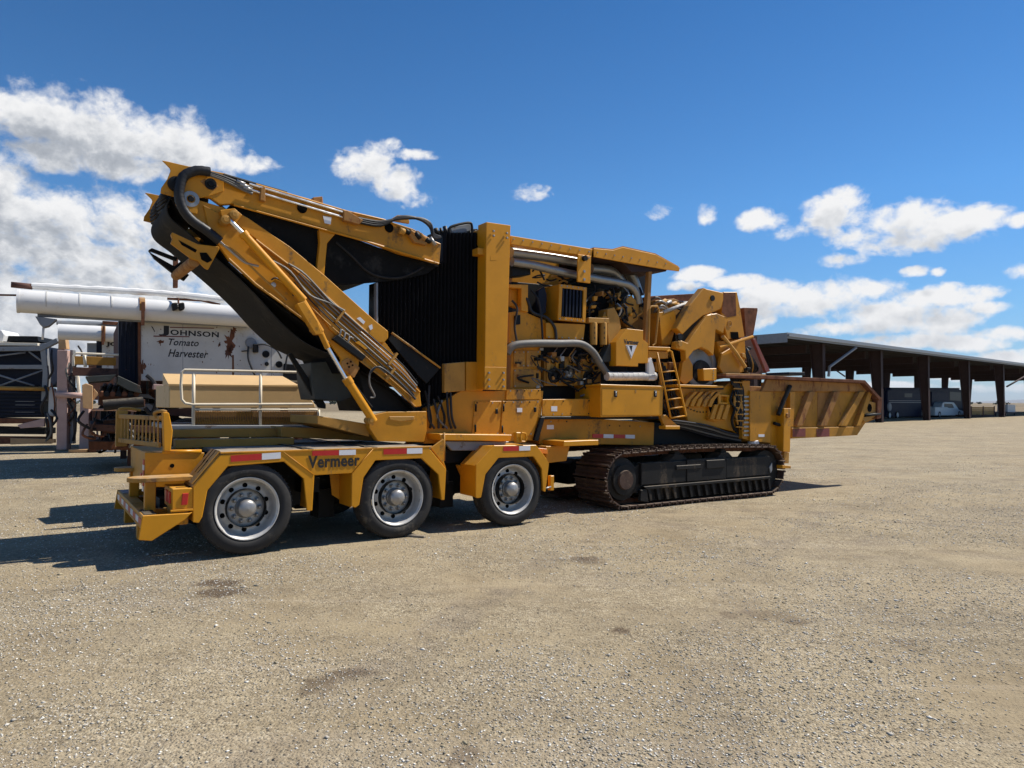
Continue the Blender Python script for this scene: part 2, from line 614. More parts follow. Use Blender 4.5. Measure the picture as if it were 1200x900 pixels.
def gz(x, y):
    u = (x+2.75)*math.cos(YAW)+(y-7.4)*math.sin(YAW)
    z = -.00785*min(max(u, 0), 13)
    z += .20*sstep(-x, 3.4, 7)*sstep(y, 8.5, 13)*(1-sstep(y, 60, 160))
    return z


def make_ground():
    def axis(vals):
        out = []
        for a, b, st in vals:
            k = max(1, round((b-a)/st))
            out += [a+(b-a)*i/k for i in range(k)]
        return out+[vals[-1][1]]
    xs = axis([(-15000, -1000, 2000), (-1000, -100, 100), (-100, -16, 6), (-16, 22, .25), (22, 110, 4), (110, 1000, 90), (1000, 15000, 2000)])
    ys = axis([(-4000, -100, 650), (-100, -4, 8), (-4, 1.0, .5), (1.0, 20, .2), (20, 120, 3), (120, 1000, 80), (1000, 20000, 1500)])
    vs = []
    for y in ys:
        for x in xs:
            z = gz(x, y)
            if -16 <= x <= 22 and -4 < y < 20:
                z += .012*math.sin(x*1.7+.6*math.sin(y*1.1))*math.sin(y*1.3+1.2)
            vs.append((x, y, z))
    k = len(xs)
    fs = [(j*k+i, j*k+i+1, (j+1)*k+i+1, (j+1)*k+i) for j in range(len(ys)-1) for i in range(k-1)]
    me = bpy.data.meshes.new('ground')
    me.from_pydata(vs, [], fs)
    for p in me.polygons:
        p.use_smooth = True
    m = bpy.data.materials.new('gravel_ground')
    m.use_nodes = True
    n = N(m.node_tree)
    b = m.node_tree.nodes['Principled BSDF']
    geo = n.n('ShaderNodeNewGeometry')
    p = geo.outputs['Position']
    big = n.noise(p, .33, 5, .6)
    mid = n.noise(p, 1.7, 6, .65)
    fine = n.noise(p, 34, 5, .7)
    vor = n.n('ShaderNodeTexVoronoi')
    n.l(p, vor.inputs['Vector'])
    vor.inputs['Scale'].default_value = 62
    vor2 = n.n('ShaderNodeTexVoronoi')
    n.l(p, vor2.inputs['Vector'])
    vor2.inputs['Scale'].default_value = 24
    sepc = n.n('ShaderNodeSeparateColor')
    n.l(vor.outputs['Color'], sepc.inputs[0])
    sepd = n.n('ShaderNodeSeparateColor')
    n.l(vor2.outputs['Color'], sepd.inputs[0])
    soil = n.ramp(n.math('MULTIPLY_ADD', mid, .6, n.math('MULTIPLY', big, .4)),
                  [(.28, (0.248, 0.200, 0.119)), (.5, (0.344, 0.288, 0.180)), (.70, (0.424, 0.368, 0.241))])
    stone = n.ramp(sepc.outputs[0], [(0, (0.168, 0.144, 0.101)), (.35, (0.320, 0.272, 0.176)), (.75, (0.448, 0.392, 0.263)), (1, (0.592, 0.544, 0.403))])
    stone2 = n.ramp(sepd.outputs[1], [(0, (0.160, 0.136, 0.101)), (.5, (0.320, 0.276, 0.180)), (1, (0.528, 0.488, 0.360))])
    cover = n.smooth(n.math('MULTIPLY_ADD', fine, .5, n.math('MULTIPLY', n.noise(p, .9, 5, .6), .7)), .48, .68)
    col = n.mix(n.math('MULTIPLY', cover, .75), soil, stone)
    pick2 = n.math('MULTIPLY', n.math('GREATER_THAN', sepd.outputs[0], .70), n.math('LESS_THAN', vor2.outputs['Distance'], .33))
    col = n.mix(n.math('MULTIPLY', pick2, n.math('MULTIPLY', cover, .9)), col, stone2)
    drift = n.smooth(n.math('MULTIPLY_ADD', n.noise(p, 2.6, 6, .65), .5, n.math('MULTIPLY', n.noise(p, .42, 4, .55), .6)), .54, .68)
    col = n.mix(n.math('MULTIPLY', drift, .5), col, n.mix(.5, stone, (.15, .13, .105)))
    # damp oil-brown patches lying on the yard
    sx = n.n('ShaderNodeSeparateXYZ')
    n.l(p, sx.inputs[0])
    wet = None
    for (px, py, ra, rb, kk) in [(255, 684, 26, 5, 1), (262, 695, 26, 5, .9), (375, 806, 24, 12, .9), (415, 788, 22, 6, .9), (900, 718, 34, 6, .8), (925, 722, 16, 7, .9),
                                 (690, 653, 18, 4, .8), (735, 792, 10, 5, .8), (725, 738, 10, 4, .6), (1055, 748, 30, 5, .6), (1090, 757, 18, 5, .5), (855, 719, 12, 4, .9), (545, 890, 18, 14, .9)]:
        d = ray(px, py)
        t = -CAMZ/d.z
        wx, wy = d.x*t, d.y*t
        d2 = ray(px+ra, py)
        rx = d2.x*(-CAMZ/d2.z)-wx
        d3 = ray(px, py-rb)
        ry = d3.y*(-CAMZ/d3.z)-wy
        qa = n.math('MULTIPLY', n.math('SUBTRACT', sx.outputs[0], wx), 1/rx)
        qb = n.math('MULTIPLY', n.math('SUBTRACT', sx.outputs[1], wy), 1/ry)
        q = n.math('MULTIPLY', n.math('SUBTRACT', 1.3, n.math('MULTIPLY_ADD', qa, qa, n.math('MULTIPLY', qb, qb))), kk)
        wet = q if wet is None else n.math('MAXIMUM', wet, q)
    wet = n.math('MULTIPLY_ADD', n.math('SUBTRACT', n.noise(p, 3.2, 8, .72, 1.2), .5), 6.5, n.math('MAXIMUM', wet, -3.0))
    wk = n.math('MULTIPLY', n.smooth(wet, -.5, 1.0), .85)
    col = n.mix(wk, col, (.105, .075, .048))
    # worn wheel lanes: finer, paler dust
    mpn = n.n('ShaderNodeMapping')
    n.l(p, mpn.inputs[0])
    mpn.inputs['Rotation'].default_value = (0, 0, R(-18))
    mpn.inputs['Scale'].default_value = (.18, 1.0, 1)
    lane = n.noise(mpn.outputs[0], 1.1, 4, .55)
    col = n.mix(n.math('MULTIPLY', n.smooth(lane, .46, .66), .45), col, (0.400, 0.344, 0.223))
    ruts = n.n('ShaderNodeMapping')
    n.l(p, ruts.inputs[0])
    ruts.inputs['Rotation'].default_value = (0, 0, R(-12))
    ruts.inputs['Scale'].default_value = (.07, 1.5, 1)
    rutn = n.noise(ruts.outputs[0], 1.6, 6, .65, .6)
    col = n.mix(n.math('MULTIPLY', n.smooth(rutn, .54, .68), .28), col, (.20, .17, .125))
    col = n.mix(n.math('MULTIPLY', n.smooth(rutn, .44, .34), .18), col, (.50, .44, .33))
    # wheel tracks curving across the yard
    trk_ = None
    for (cx_, cy_, rr_) in ((20, -2, 19.8), (20, -2, 21.7), (-10, -14, 26.4), (-10, -14, 28.3), (14, 40, 31.0), (14, 40, 32.9)):
        ax_ = n.math('SUBTRACT', sx.outputs[0], cx_)
        ay_ = n.math('SUBTRACT', sx.outputs[1], cy_)
        dd_ = n.math('ABSOLUTE', n.math('SUBTRACT', n.math('SQRT', n.math('MULTIPLY_ADD', ax_, ax_, n.math('MULTIPLY', ay_, ay_))), rr_))
        e_ = n.smooth(dd_, .13, .24, 1.0, 0.0)
        trk_ = e_ if trk_ is None else n.math('MAXIMUM', trk_, e_)
    trk_ = n.math('MULTIPLY', trk_, n.smooth(n.noise(p, 1.3, 5, .65), .40, .62))
    col = n.mix(n.math('MULTIPLY', trk_, .38), col, (.235, .20, .15))
    # broad and middle-sized differences of tone in the dirt
    tone = n.ramp(n.math('MULTIPLY_ADD', n.noise(p, .75, 6, .62), .55, n.math('MULTIPLY', n.noise(p, 4.5, 6, .68), .45)), [(.34, (.70, .655, .635)), (.5, (.93, .875, .86)), (.66, (1.08, 1.03, 1.01))])
    col = n.mix(1.0, col, tone, 'MULTIPLY')
    # bare fields far off
    far = n.smooth(sx.outputs[1], 95, 150)
    fieldc = n.ramp(n.noise(p, .004, 3, .5), [(.35, (.16, .125, .075)), (.55, (.22, .165, .10)), (.7, (.12, .13, .06))])
    col = n.mix(far, col, fieldc)
    n.l(col, b.inputs['Base Color'])
    b.inputs['Roughness'].default_value = .95
    b.inputs['Specular IOR Level'].default_value = .2
    h = n.math('MULTIPLY', n.smooth(vor.outputs['Distance'], 0, .7, 1, 0), n.math('MULTIPLY', cover, .5))
    h = n.math('MULTIPLY_ADD', fine, .9, h)
    h = n.math('MULTIPLY_ADD', rutn, .9, h)
    h = n.math('SUBTRACT', h, n.math('MULTIPLY', trk_, .8))
    h = n.math('MULTIPLY_ADD', mid, .8, h)
    h = n.math('ADD', h, n.math('MULTIPLY', n.smooth(vor2.outputs['Distance'], 0, .35, 1, 0), pick2))
    n.l(n.bump(h, .85, .020), b.inputs['Normal'])
    me.materials.append(m)
    o = bpy.data.objects.new('ground', me)
    COL.objects.link(o)
    o['kind'] = 'structure'


make_ground()


def make_gravel():
    """Loose stones lying on the yard: one mesh, a few thousand facets each tone."""
    base = np.array([(1, 0, 0), (-1, 0, 0), (0, 1, 0), (0, -1, 0), (0, 0, 1), (0, 0, -1)], float)
    tri = np.array([(0, 2, 4), (2, 1, 4), (1, 3, 4), (3, 0, 4), (2, 0, 5), (1, 2, 5), (3, 1, 5), (0, 3, 5)])
    cnt = 300000
    yy = 2.2+(24-2.2)*rng.random(cnt)**1.75
    xx = (rng.random(cnt)*2-1)*.80*yy
    # stones gather in loose drifts
    keep = (1.2*np.sin(xx*1.1+1.6*np.sin(yy*.8))+1.1*np.sin(yy*1.9-xx*.7+1.2*np.sin(xx*1.3))+.5*np.sin(xx*4.3+yy*3.1)+rng.normal(0, .9, cnt)) > .1
    keep &= rng.random(cnt) < np.clip((24-yy)/11, 0, 1)
    xx, yy = xx[keep], yy[keep]
    cnt = len(xx)
    sz = .0024+.0066*rng.random(cnt)**2.8
    big = rng.random(cnt) > .985
    sz[big] *= 1.9
    sz *= np.clip(.75+yy*.045, .8, 1.25)
    ang = rng.random(cnt)*6.283
    pert = 1+rng.normal(0, .28, (cnt, 6, 1))
    vv = base[None]*pert
    vv += rng.normal(0, .18, (cnt, 6, 3))
    vv *= np.stack([1+rng.random(cnt)*.6, .8+rng.random(cnt)*.3, .42+rng.random(cnt)*.3], 1)[:, None, :]
    c, s = np.cos(ang)[:, None], np.sin(ang)[:, None]
    X = vv[..., 0]*c-vv[..., 1]*s
    Y = vv[..., 0]*s+vv[..., 1]*c
    Z = vv[..., 2]
    gzv = np.array([gz(a, b_) for a, b_ in zip(xx, yy)])+.012*np.sin(xx*1.7+.6*np.sin(yy*1.1))*np.sin(yy*1.3+1.2)
    P = np.stack([xx[:, None]+X*sz[:, None], yy[:, None]+Y*sz[:, None], (gzv+sz*.22)[:, None]+Z*sz[:, None]], -1).reshape(-1, 3)
    F = (tri[None]+(np.arange(cnt)*6)[:, None, None]).reshape(-1, 3)
    me = bpy.data.meshes.new('gravel')
    me.vertices.add(len(P))
    me.vertices.foreach_set('co', P.ravel())
    me.loops.add(len(F)*3)
    me.loops.foreach_set('vertex_index', F.ravel().astype(np.int32))
    me.polygons.add(len(F))
    me.polygons.foreach_set('loop_start', np.arange(0, len(F)*3, 3, dtype=np.int32))
    mi = np.repeat(rng.choice(4, cnt, p=[.34, .22, .14, .30]), 8)
    me.polygons.foreach_set('material_index', mi.astype(np.int32))
    me.update(calc_edges=True)
    for nm, c_ in (('sand', (.44, .40, .335)), ('brown', (0.320, 0.272, 0.176)), ('grey', (0.232, 0.212, 0.166)), ('pale', (.70, .665, .585))):
        me.materials.append(mat('stone_'+nm, c_, .9, 0, .2, 40))
    o = bpy.data.objects.new('gravel', me)
    COL.objects.link(o)
    o['kind'] = 'stuff'
    o['label'] = 'loose pale and grey stones strewn over the dusty yard'


make_gravel()

# ------------------------------------------------------------------ far hills
def make_hills():
    me = bpy.data.meshes.new('hills')
    vs, fs = [], []
    k = 90
    for i in range(k+1):
        x = lerp(-9000, 16000, i/k)
        h = 60+70*max(0, math.sin(x*.00052+.6))+30*math.sin(x*.0013)+14*math.sin(x*.0041)
        vs += [(x, 12500, -10), (x, 13200+200*math.sin(i), max(20, h)), (x, 15500, -10)]
    for i in range(k):
        a = i*3
        fs += [(a, a+3, a+4, a+1), (a+1, a+4, a+5, a+2)]
    me.from_pydata(vs, [], fs)
    me.materials.append(mat('dry_hillside', (.17, .165, .15), .95, 0, .2, .001))
    o = bpy.data.objects.new('hills', me)
    COL.objects.link(o)
    o['kind'] = 'structure'


make_hills()
# ------------------------------------------------------------------ the three-axle dolly
dolly = thing('axle_dolly', 'yellow three-axle wheeled dolly with red and white reflector tape under the folded conveyor', 'trailer', MF)
K = Kit(MF, dolly)


def build_wheel(parent, u, w, v0, s=1):
    """One wheel about its axle; s=1 faces the near side, -1 the far side."""
    r = .478

    def pr(l):
        return [(s*a, b) for a, b in l]
    c = (u, v0, w)
    whl = MB().lathe(pr([(.02, .20), (.28, .20)]), c, 24).build('wheel', BLK, parent)
    ty = MB()
    prof = [(.012, .327), (-.004, .345), (-.014, .372), (-.012, .40), (-.004, .432), (.006, .455), (.02, .468), (.036, .474)]
    for g in range(4):
        a = .056+g*.046
        prof += [(a, r), (a+.004, r-.012), (a+.010, r-.012), (a+.014, r)]
    prof += [(.245, .474), (.262, .462), (.272, .43), (.274, .37), (.25, .327)]
    ty.lathe(pr(prof), c, 56)
    for q in range(60):                      # shoulder blocks
        a = 2*math.pi*q/60
        ca, sa = math.cos(a), math.sin(a)
        p0 = Vector((u+ca*.462, v0+s*.010, w+sa*.462))
        p1 = Vector((u+ca*.477, v0+s*.040, w+sa*.477))
        ty.tube([p0, p1], [.006, .008], 4)
    ty.build('tyre', TYRE, whl)
    rim = MB()
    rim.lathe(pr([(.016, .318), (.000, .328), (-.006, .326), (-.006, .318), (.004, .312), (.012, .300), (.055, .292), (.075, .284), (.105, .280), (.128, .262),
                  (.134, .245), (.132, .215), (.118, .196), (.106, .180), (.102, .172), (.102, .10)]), c, 56)
    rim.build('rim', ALU, whl)
    if s > 0:
        hm = nm_ = None
        for q in range(10):
            a = 2*math.pi*(q+.5)/10
            b = 2*math.pi*q/10
            if q == 0:
                hm = MB().disc((0, 0, 0), .026, -.004, 14).build('hand_hole_shade', HOLE_SHADE, whl)  # dark disc on the rim, no real hole behind it
                nm_ = MB().lathe([(0, .028), (-.006, .026), (-.008, .018)], (0, 0, 0), 12).lathe(
                    [(-.006, .018), (-.038, .017), (-.044, .011), (-.045, .0005)], (0, 0, 0), 6).build('lug_nut', STEEL, whl)
                ho, no = hm, nm_
            else:
                ho, no = hm.copy(), nm_.copy()
                COL.objects.link(ho)
                COL.objects.link(no)
            ho.location = (u+.232*math.cos(a), v0+.1325, w+.232*math.sin(a))
            no.location = (u+.140*math.cos(b), v0+.100, w+.140*math.sin(b))
    hub = MB()
    hub.lathe(pr([(.10, .108), (.075, .104), (.070, .098), (.02, .094), (-.004, .086), (-.018, .068), (-.028, .042), (-.032, .0005)]), c, 32)
    hub.build('hub_cap', STEEL, whl)
    return whl


AX = []
for (px, py) in ((288, 592), (463, 580), (597, 571)):
    p = MF.at(px, py, .10)
    AX.append(p.x)
for a in AX:
    build_wheel(dolly, a, .478, .02)
for a in AX:
    build_wheel(dolly, a, .478, 2.43, -1)
ax = MB()
for a in AX:
    ax.tube([(a, .2, .47), (a, 2.3, .47)], .065, 10)
ax.build('axle_beams', BLK, dolly)

DK = MF.uw(330, 529, 0)[1]                     # deck height
# fender skirts: one plate each, arch cut by its outline
F1 = [(226, 612), (226.5, 571), (258.5, 533), (330, 528.3), (368.5, 557), (366, 598.5), (360, 598.5), (356, 561), (333, 541), (267, 546.5), (243, 575), (237, 606), (233, 613)]
F2 = [(416.5, 595), (412, 593), (412.5, 554.5), (437, 525.5), (495, 523.5), (502, 524), (523, 549.5), (521, 586), (517.5, 586), (514, 556), (494, 537), (440, 539.5), (426, 560), (421, 592)]
F3 = [(560, 584), (557.5, 583), (558, 545), (579, 522), (628.5, 521.5), (641, 538), (643.5, 543.5), (639.5, 576.5), (636.5, 575), (635, 549), (625.5, 535), (584.5, 536.6), (569, 556), (564, 583)]
SK = [(330.3, 528.4), (436.7, 525.6), (412.2, 554.5), (368.7, 557)]
for q in (F1, F2, F3):
    K.plate('fender', q, 0, .035, YELC)
K.plate('side_panel', SK, .004, .03, YELC)
UF = [MF.uw(*p, 0) for p in ((258.5, 533), (502, 524), (579, 522), (628.5, 521.5))]


def fender_cap(name, pts, depth, m=YELC):
    c = [MF.uw(x, y, 0.0) for x, y in pts]
    c = [(a, b-.006) for a, b in c]
    return MB().sheet(c, .036, depth, .010, False).build(name, m, dolly)


fender_cap('fender_cap', [(413, 594), (413, 555), (437.3, 526.2), (502, 524.8), (522.4, 550), (520.5, 585)], .40)
fender_cap('fender_cap', [(558.2, 582), (558.6, 545.5), (579.4, 523), (628, 522.4), (640.4, 538.4), (643, 544), (639, 575)], .40)
fender_cap('fender_cap', [(330.5, 529.5), (368, 557.5), (365.5, 597)], .40)
fender_cap('fender_cap', [(227, 611), (227, 571.5)], .40)
# sloped tread plate over the first wheel
a, b = MF.uw(226.5, 571, 0), MF.uw(258.5, 533, 0)
SPA, SPB = a, b
MB().sheet([(a[0], a[1]-.005), (b[0], b[1]-.005)], .036, .50, .012, False).build('slope_plate', TAN, dolly)
t = Vector((b[0]-a[0], b[1]-a[1])).normalized()
nn = Vector((-t.y, t.x))
tp = MB()
tp.sheet([(a[0]+nn.x*.018+t.x*.02, a[1]+nn.y*.018+t.y*.02), (b[0]+nn.x*.018+t.x*.03, b[1]+nn.y*.018+t.y*.03)], .06, .47, .014, False)
tp.build('tread_plate', TAN, dolly)
st = MB()
for j, (s0, vv) in enumerate(((.12, .16), (.25, .19), (.12, .30), (.25, .33))):
    c0 = (a[0]+nn.x*.026+t.x*(s0+.02), a[1]+nn.y*.026+t.y*(s0+.02))
    st.sheet([c0, (c0[0]+t.x*.16, c0[1]+t.y*.16)], vv, vv+.018, .004, False)
st.build('slots', HOLE_SHADE, dolly)

# timber deck: boards run along the trailer
u0, u1 = UF[0][0], UF[1][0]+.05
nb = 7
for j in range(nb):
    v0 = .04+j*.345
    dz = random.uniform(-.006, .006)
    K.box('deck_board', (u0+.03+random.uniform(0, .05), u1, v0, v0+.335, DK-.05, DK+.004+dz), WOODD)
K.box('deck_edge', (u0, u1, -.004, .038, DK-.006, DK+.012), YEL, bevel=.003)
for xx in (365, 440):
    p = MF.uw(xx, 526, 0)
    K.box('deck_strap', (p[0]-.025, p[0]+.025, .0, 2.4, DK+.012, DK+.018), BLK, bevel=0)
# far side fenders and skirts
for q in (F1, F2, F3):
    MB().prism(K.P(q, 0), 2.42, 2.45).build('fender', YELC, dolly)
MB().prism(K.P(SK, 0), 2.42, 2.45).build('side_panel', YELC, dolly)
MB().box(UF[2][0], UF[3][0], .41, 2.41, DK-.05, DK-.02).build('front_deck', YEL, dolly)
# under frame
for vv in (.72, 1.6):
    K.box('frame_rail', (-.55, UF[3][0]+.5, vv, vv+.14, .38, DK-.06), BLK)
    for a in AX:
        K.box('spring_hanger', (a-.75, a-.55, vv-.1, vv+.2, .22, .56), BLK)
K.box('cross_member', (AX[0]+.7, AX[0]+.9, .42, 2.0, .55, .72), BLK)
K.box('cross_member', (AX[1]+.7, AX[1]+.9, .42, 2.0, .55, .72), BLK)
# reflector tape on the skirts
for (xa, ya, xb, yb, m, nm) in ((270.5, 534, 306.5, 531.5, REDT, 'red_reflector'), (307, 531.5, 329, 530, WHT, 'white_reflector'),
                                (366, 527.8, 397, 527, REDT, 'red_reflector'), (397.5, 527, 417, 526.6, WHT, 'white_reflector'),
                                (449.5, 526.3, 476.5, 525.4, REDT, 'red_reflector'), (477, 525.4, 495, 524.9, WHT, 'white_reflector'),
                                (590, 523.3, 608, 522.8, REDT, 'red_reflector'), (608.5, 522.8, 621.5, 522.4, WHT, 'white_reflector')):
    h = 7.3 if xa < 340 else (6.4 if xa < 560 else 5.4)
    K.plate(nm, [(xa, ya), (xb, yb), (xb, yb+h), (xa, ya+h)], -.0035, .003, m, bevel=0)
# name on the side panel
p0, p1 = MF.at(361, 552, 0), MF.at(423, 535, 0)
lettering('lettering', 'Vermeer', MF.at(361, 549, 0).x, MF.at(421.5, 545, 0).x, MF.at(361, 549, 0).z, MF.at(361, 534.2, 0).z, 0, INK, dolly, offset=.027, slope=.006, spacing=1.06)
# joints between the skirt pieces
for (xa, ya, xb, yb) in ((331, 529, 368, 556.5), (437, 526.3, 413, 554)):
    K.tube('weld_seam', [(xa, ya, -.001), (xb, yb, -.001)], .005, YEL, n=5)

# rear light box
LB = [(202, 573), (226.5, 572), (226.2, 596), (202, 597.5)]
K.plate('light_box', LB, 0.012, .52, YELC)
lb = K.P(LB, .012)
uL, uR = lb[0][0], lb[1][0]
wB, wT = lb[3][1], lb[0][1]
K.box('light_box_lip', (uL-.015, uR, -.004, .012, wB-.02, wB), YELC, bevel=.003)
K.plate('marker_light', [(214, 578.5), (221, 578), (219.5, 591.5), (212.5, 592)], 0.000, .02, REDT, bevel=.003)
for vv in (.10, .28):
    K.box('tail_light', (uL-.014, uL+.004, vv, vv+.11, wB+.05, wT-.04), REDT, bevel=.004)
sl_ = MB()
for vv in (.12, .26):
    sl_.box(uL+.05, uL+.2, vv, vv+.025, wT, wT+.003)
sl_.build('lid_slots', HOLE_SHADE, dolly)
K.box('light_box_bracket', (uL+.02, uR-.03, .06, .45, wB-.16, wB-.001), YEL)
MB().prism(lb, 1.92, 2.41).build('light_box', YELC, dolly, .006)
for vv in (1.98, 2.18):
    K.box('tail_light', (uL-.014, uL+.004, vv, vv+.11, wB+.05, wT-.04), REDT, bevel=.004)
MB().sheet([(SPA[0], SPA[1]-.005), (SPB[0], SPB[1]-.005)], 1.92, 2.41, .012, False).build('slope_plate', TAN, dolly)
# rear bumper
EP = [(167, 604.3), (222, 601.3), (226, 600), (217, 609), (178, 634), (162, 633)]
K.plate('bumper_end', EP, -.02, .012, YELC)
ub, wb = K.P([(167, 604.3)], 0)[0]
UB0 = ub
K.box('bumper_bar', (ub, ub+.13, .013, 2.40, wb-.15, wb-.002), YEL)
K.box('bumper_grip', (ub+.02, ub+.125, .03, .42, wb-.001, wb+.005), BLK, bevel=0)
K.box('bumper_grip', (ub+.02, ub+.125, 2.0, 2.38, wb-.001, wb+.005), GREYP, bevel=0)
for j in range(10):
    v0 = .05+j*.232
    K.box('red_reflector' if j % 2 == 0 else 'white_reflector', (ub-.005, ub+.002, v0, v0+.226, wb-.105, wb-.045), REDT if j % 2 == 0 else WHT, bevel=0)
MB().prism(K.P(EP, -.02), 2.405, 2.435).build('bumper_end', YELC, dolly)
for vv in (.55, 1.75):
    K.box('bumper_bracket', (ub+.02, ub+.12, vv, vv+.12, wb-.32, wb-.151), YEL)
    K.box('bumper_arm', (ub+.13, -.42, vv, vv+.10, wb-.14, wb-.02), YEL)
# centre frame end
CF = [(170, 530), (240, 530.5), (236, 540), (212, 571), (170, 571)]
K.plate('rear_frame', CF, .56, 1.86, YEL)
cf = K.P(CF, .56)
uc, wc, wlo = cf[0][0], cf[0][1], cf[4][1]
K.tube('frame_rim', [(190, 529.5, .57), (236, 529, .57)], .022, YELC, n=8)
for q in range(6):
    K.box('red_reflector' if q % 2 == 0 else 'white_reflector', (uc-.006, uc+.001, .60, .70, wc-.08-(q+1)*.055, wc-.08-q*.055), REDT if q % 2 == 0 else WHT, bevel=0)
MB().disc((cf[1][0]-.32, .56, wc-.15), .022, -.004, 14).build('frame_hole', HOLE_SHADE, dolly)
K.box('tail_light', (uc-.012, uc, .74, .84, wlo+.03, wlo+.13), REDT, bevel=.004)
# pads either side of the centre frame
for vv in (.56, 1.9):
    o = MB()
    pl = []
    for q in range(9):
        an = math.pi/2+math.pi*q/8
        pl.append((uc-.02+.16*math.cos(an), .15*math.sin(an)))
    pl += [(uc+.46, -.15), (uc+.46, .15)]
    k = len(pl)
    wz = wb+.29
    vs = [(a_, vv-.17+b_, wz) for a_, b_ in pl]+[(a_, vv-.17+b_, wz+.045) for a_, b_ in pl]
    o.add(vs, [tuple(range(k)), tuple(range(2*k-1, k-1, -1))]+[(i, (i+1) % k, (i+1) % k+k, i+k) for i in range(k)])
    o.build('stop_pad', TAN, dolly, .005)
    K.box('pad_post', (uc-.02, uc+.08, vv-.23, vv-.13, wb-.02, wz-.001), YEL)
K.box('tow_floor', (ub+.135, uc+.35, .45, 1.9, wb-.13, wb-.11), YEL)
# rear gate of upright bars
GP = [(191, 483), (198, 483.5), (202.5, 505), (200, 529), (192.5, 528.5)]
K.plate('gate_post', GP, .50, .62, YELC)
gp = K.P(GP, .5)
gu, gw0, gw1 = gp[0][0]-.02, gp[4][1]+.03, gp[0][1]-.04
gf = MB()
for (wa, wb2) in ((gw0, gw0+.05), (gw1-.05, gw1)):
    gf.add([(gu, .63, wa), (gu+.03, .63, wa), (gu-.23, 1.95, wa), (gu-.26, 1.95, wa), (gu, .63, wb2), (gu+.03, .63, wb2), (gu-.23, 1.95, wb2), (gu-.26, 1.95, wb2)],
           [(0, 1, 2, 3), (4, 7, 6, 5), (0, 4, 5, 1), (1, 5, 6, 2), (2, 6, 7, 3), (3, 7, 4, 0)])
gate = gf.build('gate_frame', TAN, dolly, .004)
SLANT = .26
for q in range(11):
    v0 = .66+q*.118
    uu = gu-SLANT*(v0-.63)/1.32
    MB().box(uu, uu+.014, v0, v0+.045, gw0+.05, gw1-.05).build('gate_bar', TAN, gate, .003)
K.box('gate_post', (gu-.28, gu-.16, 1.96, 2.06, gw0-.05, gw1+.05), TAN)
for (vv, r_) in ((.72, .10), (1.98, .10)):
    h = [(gu-.20, vv, gw0+.02), (gu-.26, vv, gw0+.08), (gu-.26, vv, gw1+.02), (gu-.20, vv, gw1+.07), (gu-.02, vv, gw1+.05)] if vv > 1 else \
        [(gu-.01, vv, gw1-.02), (gu-.03, vv, gw1+.03), (gu+.02, vv-.12, gw1+.05), (gu+.06, vv-.16, gw1+.04)]
    MB().tube(spline(h, 5), .018, 8).build('hand_rail', TAN, dolly)
# tie-down fittings at the front of the dolly
K.plate('tie_ring_block', [(605, 506.5), (616.5, 507), (617, 518), (606, 519)], .02, .10, YELC, bevel=.008)
K.tube('tie_ring', [(611, 507, .0), (616, 508, .0), (617, 513, .0), (615, 517.5, .0), (611, 517, .0), (610, 511, .0), (611, 507, .0)], .012, YELC, n=6)
K.plate('gusset', [(505, 525), (520, 514), (520, 540), (523, 549)], .03, .06, YEL)
K.box('link_plate', (UF[1][0]+.05, UF[2][0]-.05, .5, 2.0, DK-.25, DK-.08), BLK)
K.plate('front_panel', [(537, 545), (558, 545), (558, 582), (552, 580)], .42, .5, YEL)
K.plate('mud_flap', [(205/3.636+330, 556), (412, 555), (412, 594), (389, 580)], .402, .41, YEL)
K.plate('marker_light', [(631, 525), (641, 526), (642.5, 532), (634, 531)], .10, .14, ORNG, bevel=.003)
K.box('fender_bracket', (UF[3][0]+.28, UF[3][0]+.34, .05, .12, .42, .62), YELC)
K.tube('fender_pin', [(637, 573, .03), (645.5, 570.5, .03)], .012, STEEL)
tag(MB().box(0, .24, 0, .05, 0, .03).build('wood_block', WOODD, None, .006), 'short wooden block lying on the gravel against the second tyre of the dolly', 'wood block')
o = bpy.data.objects['wood_block']
d = ray(487, 627)
t_ = -CAMZ/d.z*1.0
o.location = (d.x*t_-.1, d.y*t_-.05, gz(d.x*t_, d.y*t_))
o.rotation_euler = (0, 0, R(-25))

# ------------------------------------------------------------------ the tracked grinder
grinder = thing('wood_grinder', 'big yellow tracked grinder with a folded black belt conveyor and rusty feed hopper', 'grinder', MF)
K = Kit(MF, grinder)

# ---- crawler tracks
TV0, TV1 = .24, .98
tuL = MF.at(711.5, 560, TV0).x+.40
tuR = MF.at(919, 556, TV0).x-.40
TR = .40


def track_path(n):
    """Points and tangents evenly spaced round the loop."""
    L = tuR-tuL
    per = 2*L+2*math.pi*TR
    out = []
    for i in range(n):
        d = per*i/n
        if d < L:
            p, t = (tuL+d, .86+.035*math.sin(math.pi*d/L)), (1, .0)
        elif d < L+math.pi*TR:
            a = math.pi/2-(d-L)/TR
            p, t = (tuR+TR*math.cos(a), .46+TR*math.sin(a)), (math.sin(a), -math.cos(a))
        elif d < 2*L+math.pi*TR:
            p, t = (tuR-(d-L-math.pi*TR), .06), (-1, 0)
        else:
            a = -math.pi/2-(d-2*L-math.pi*TR)/TR
            p, t = (tuL+TR*math.cos(a), .46+TR*math.sin(a)), (math.sin(a), -math.cos(a))
        out.append((p, t))
    return out, per


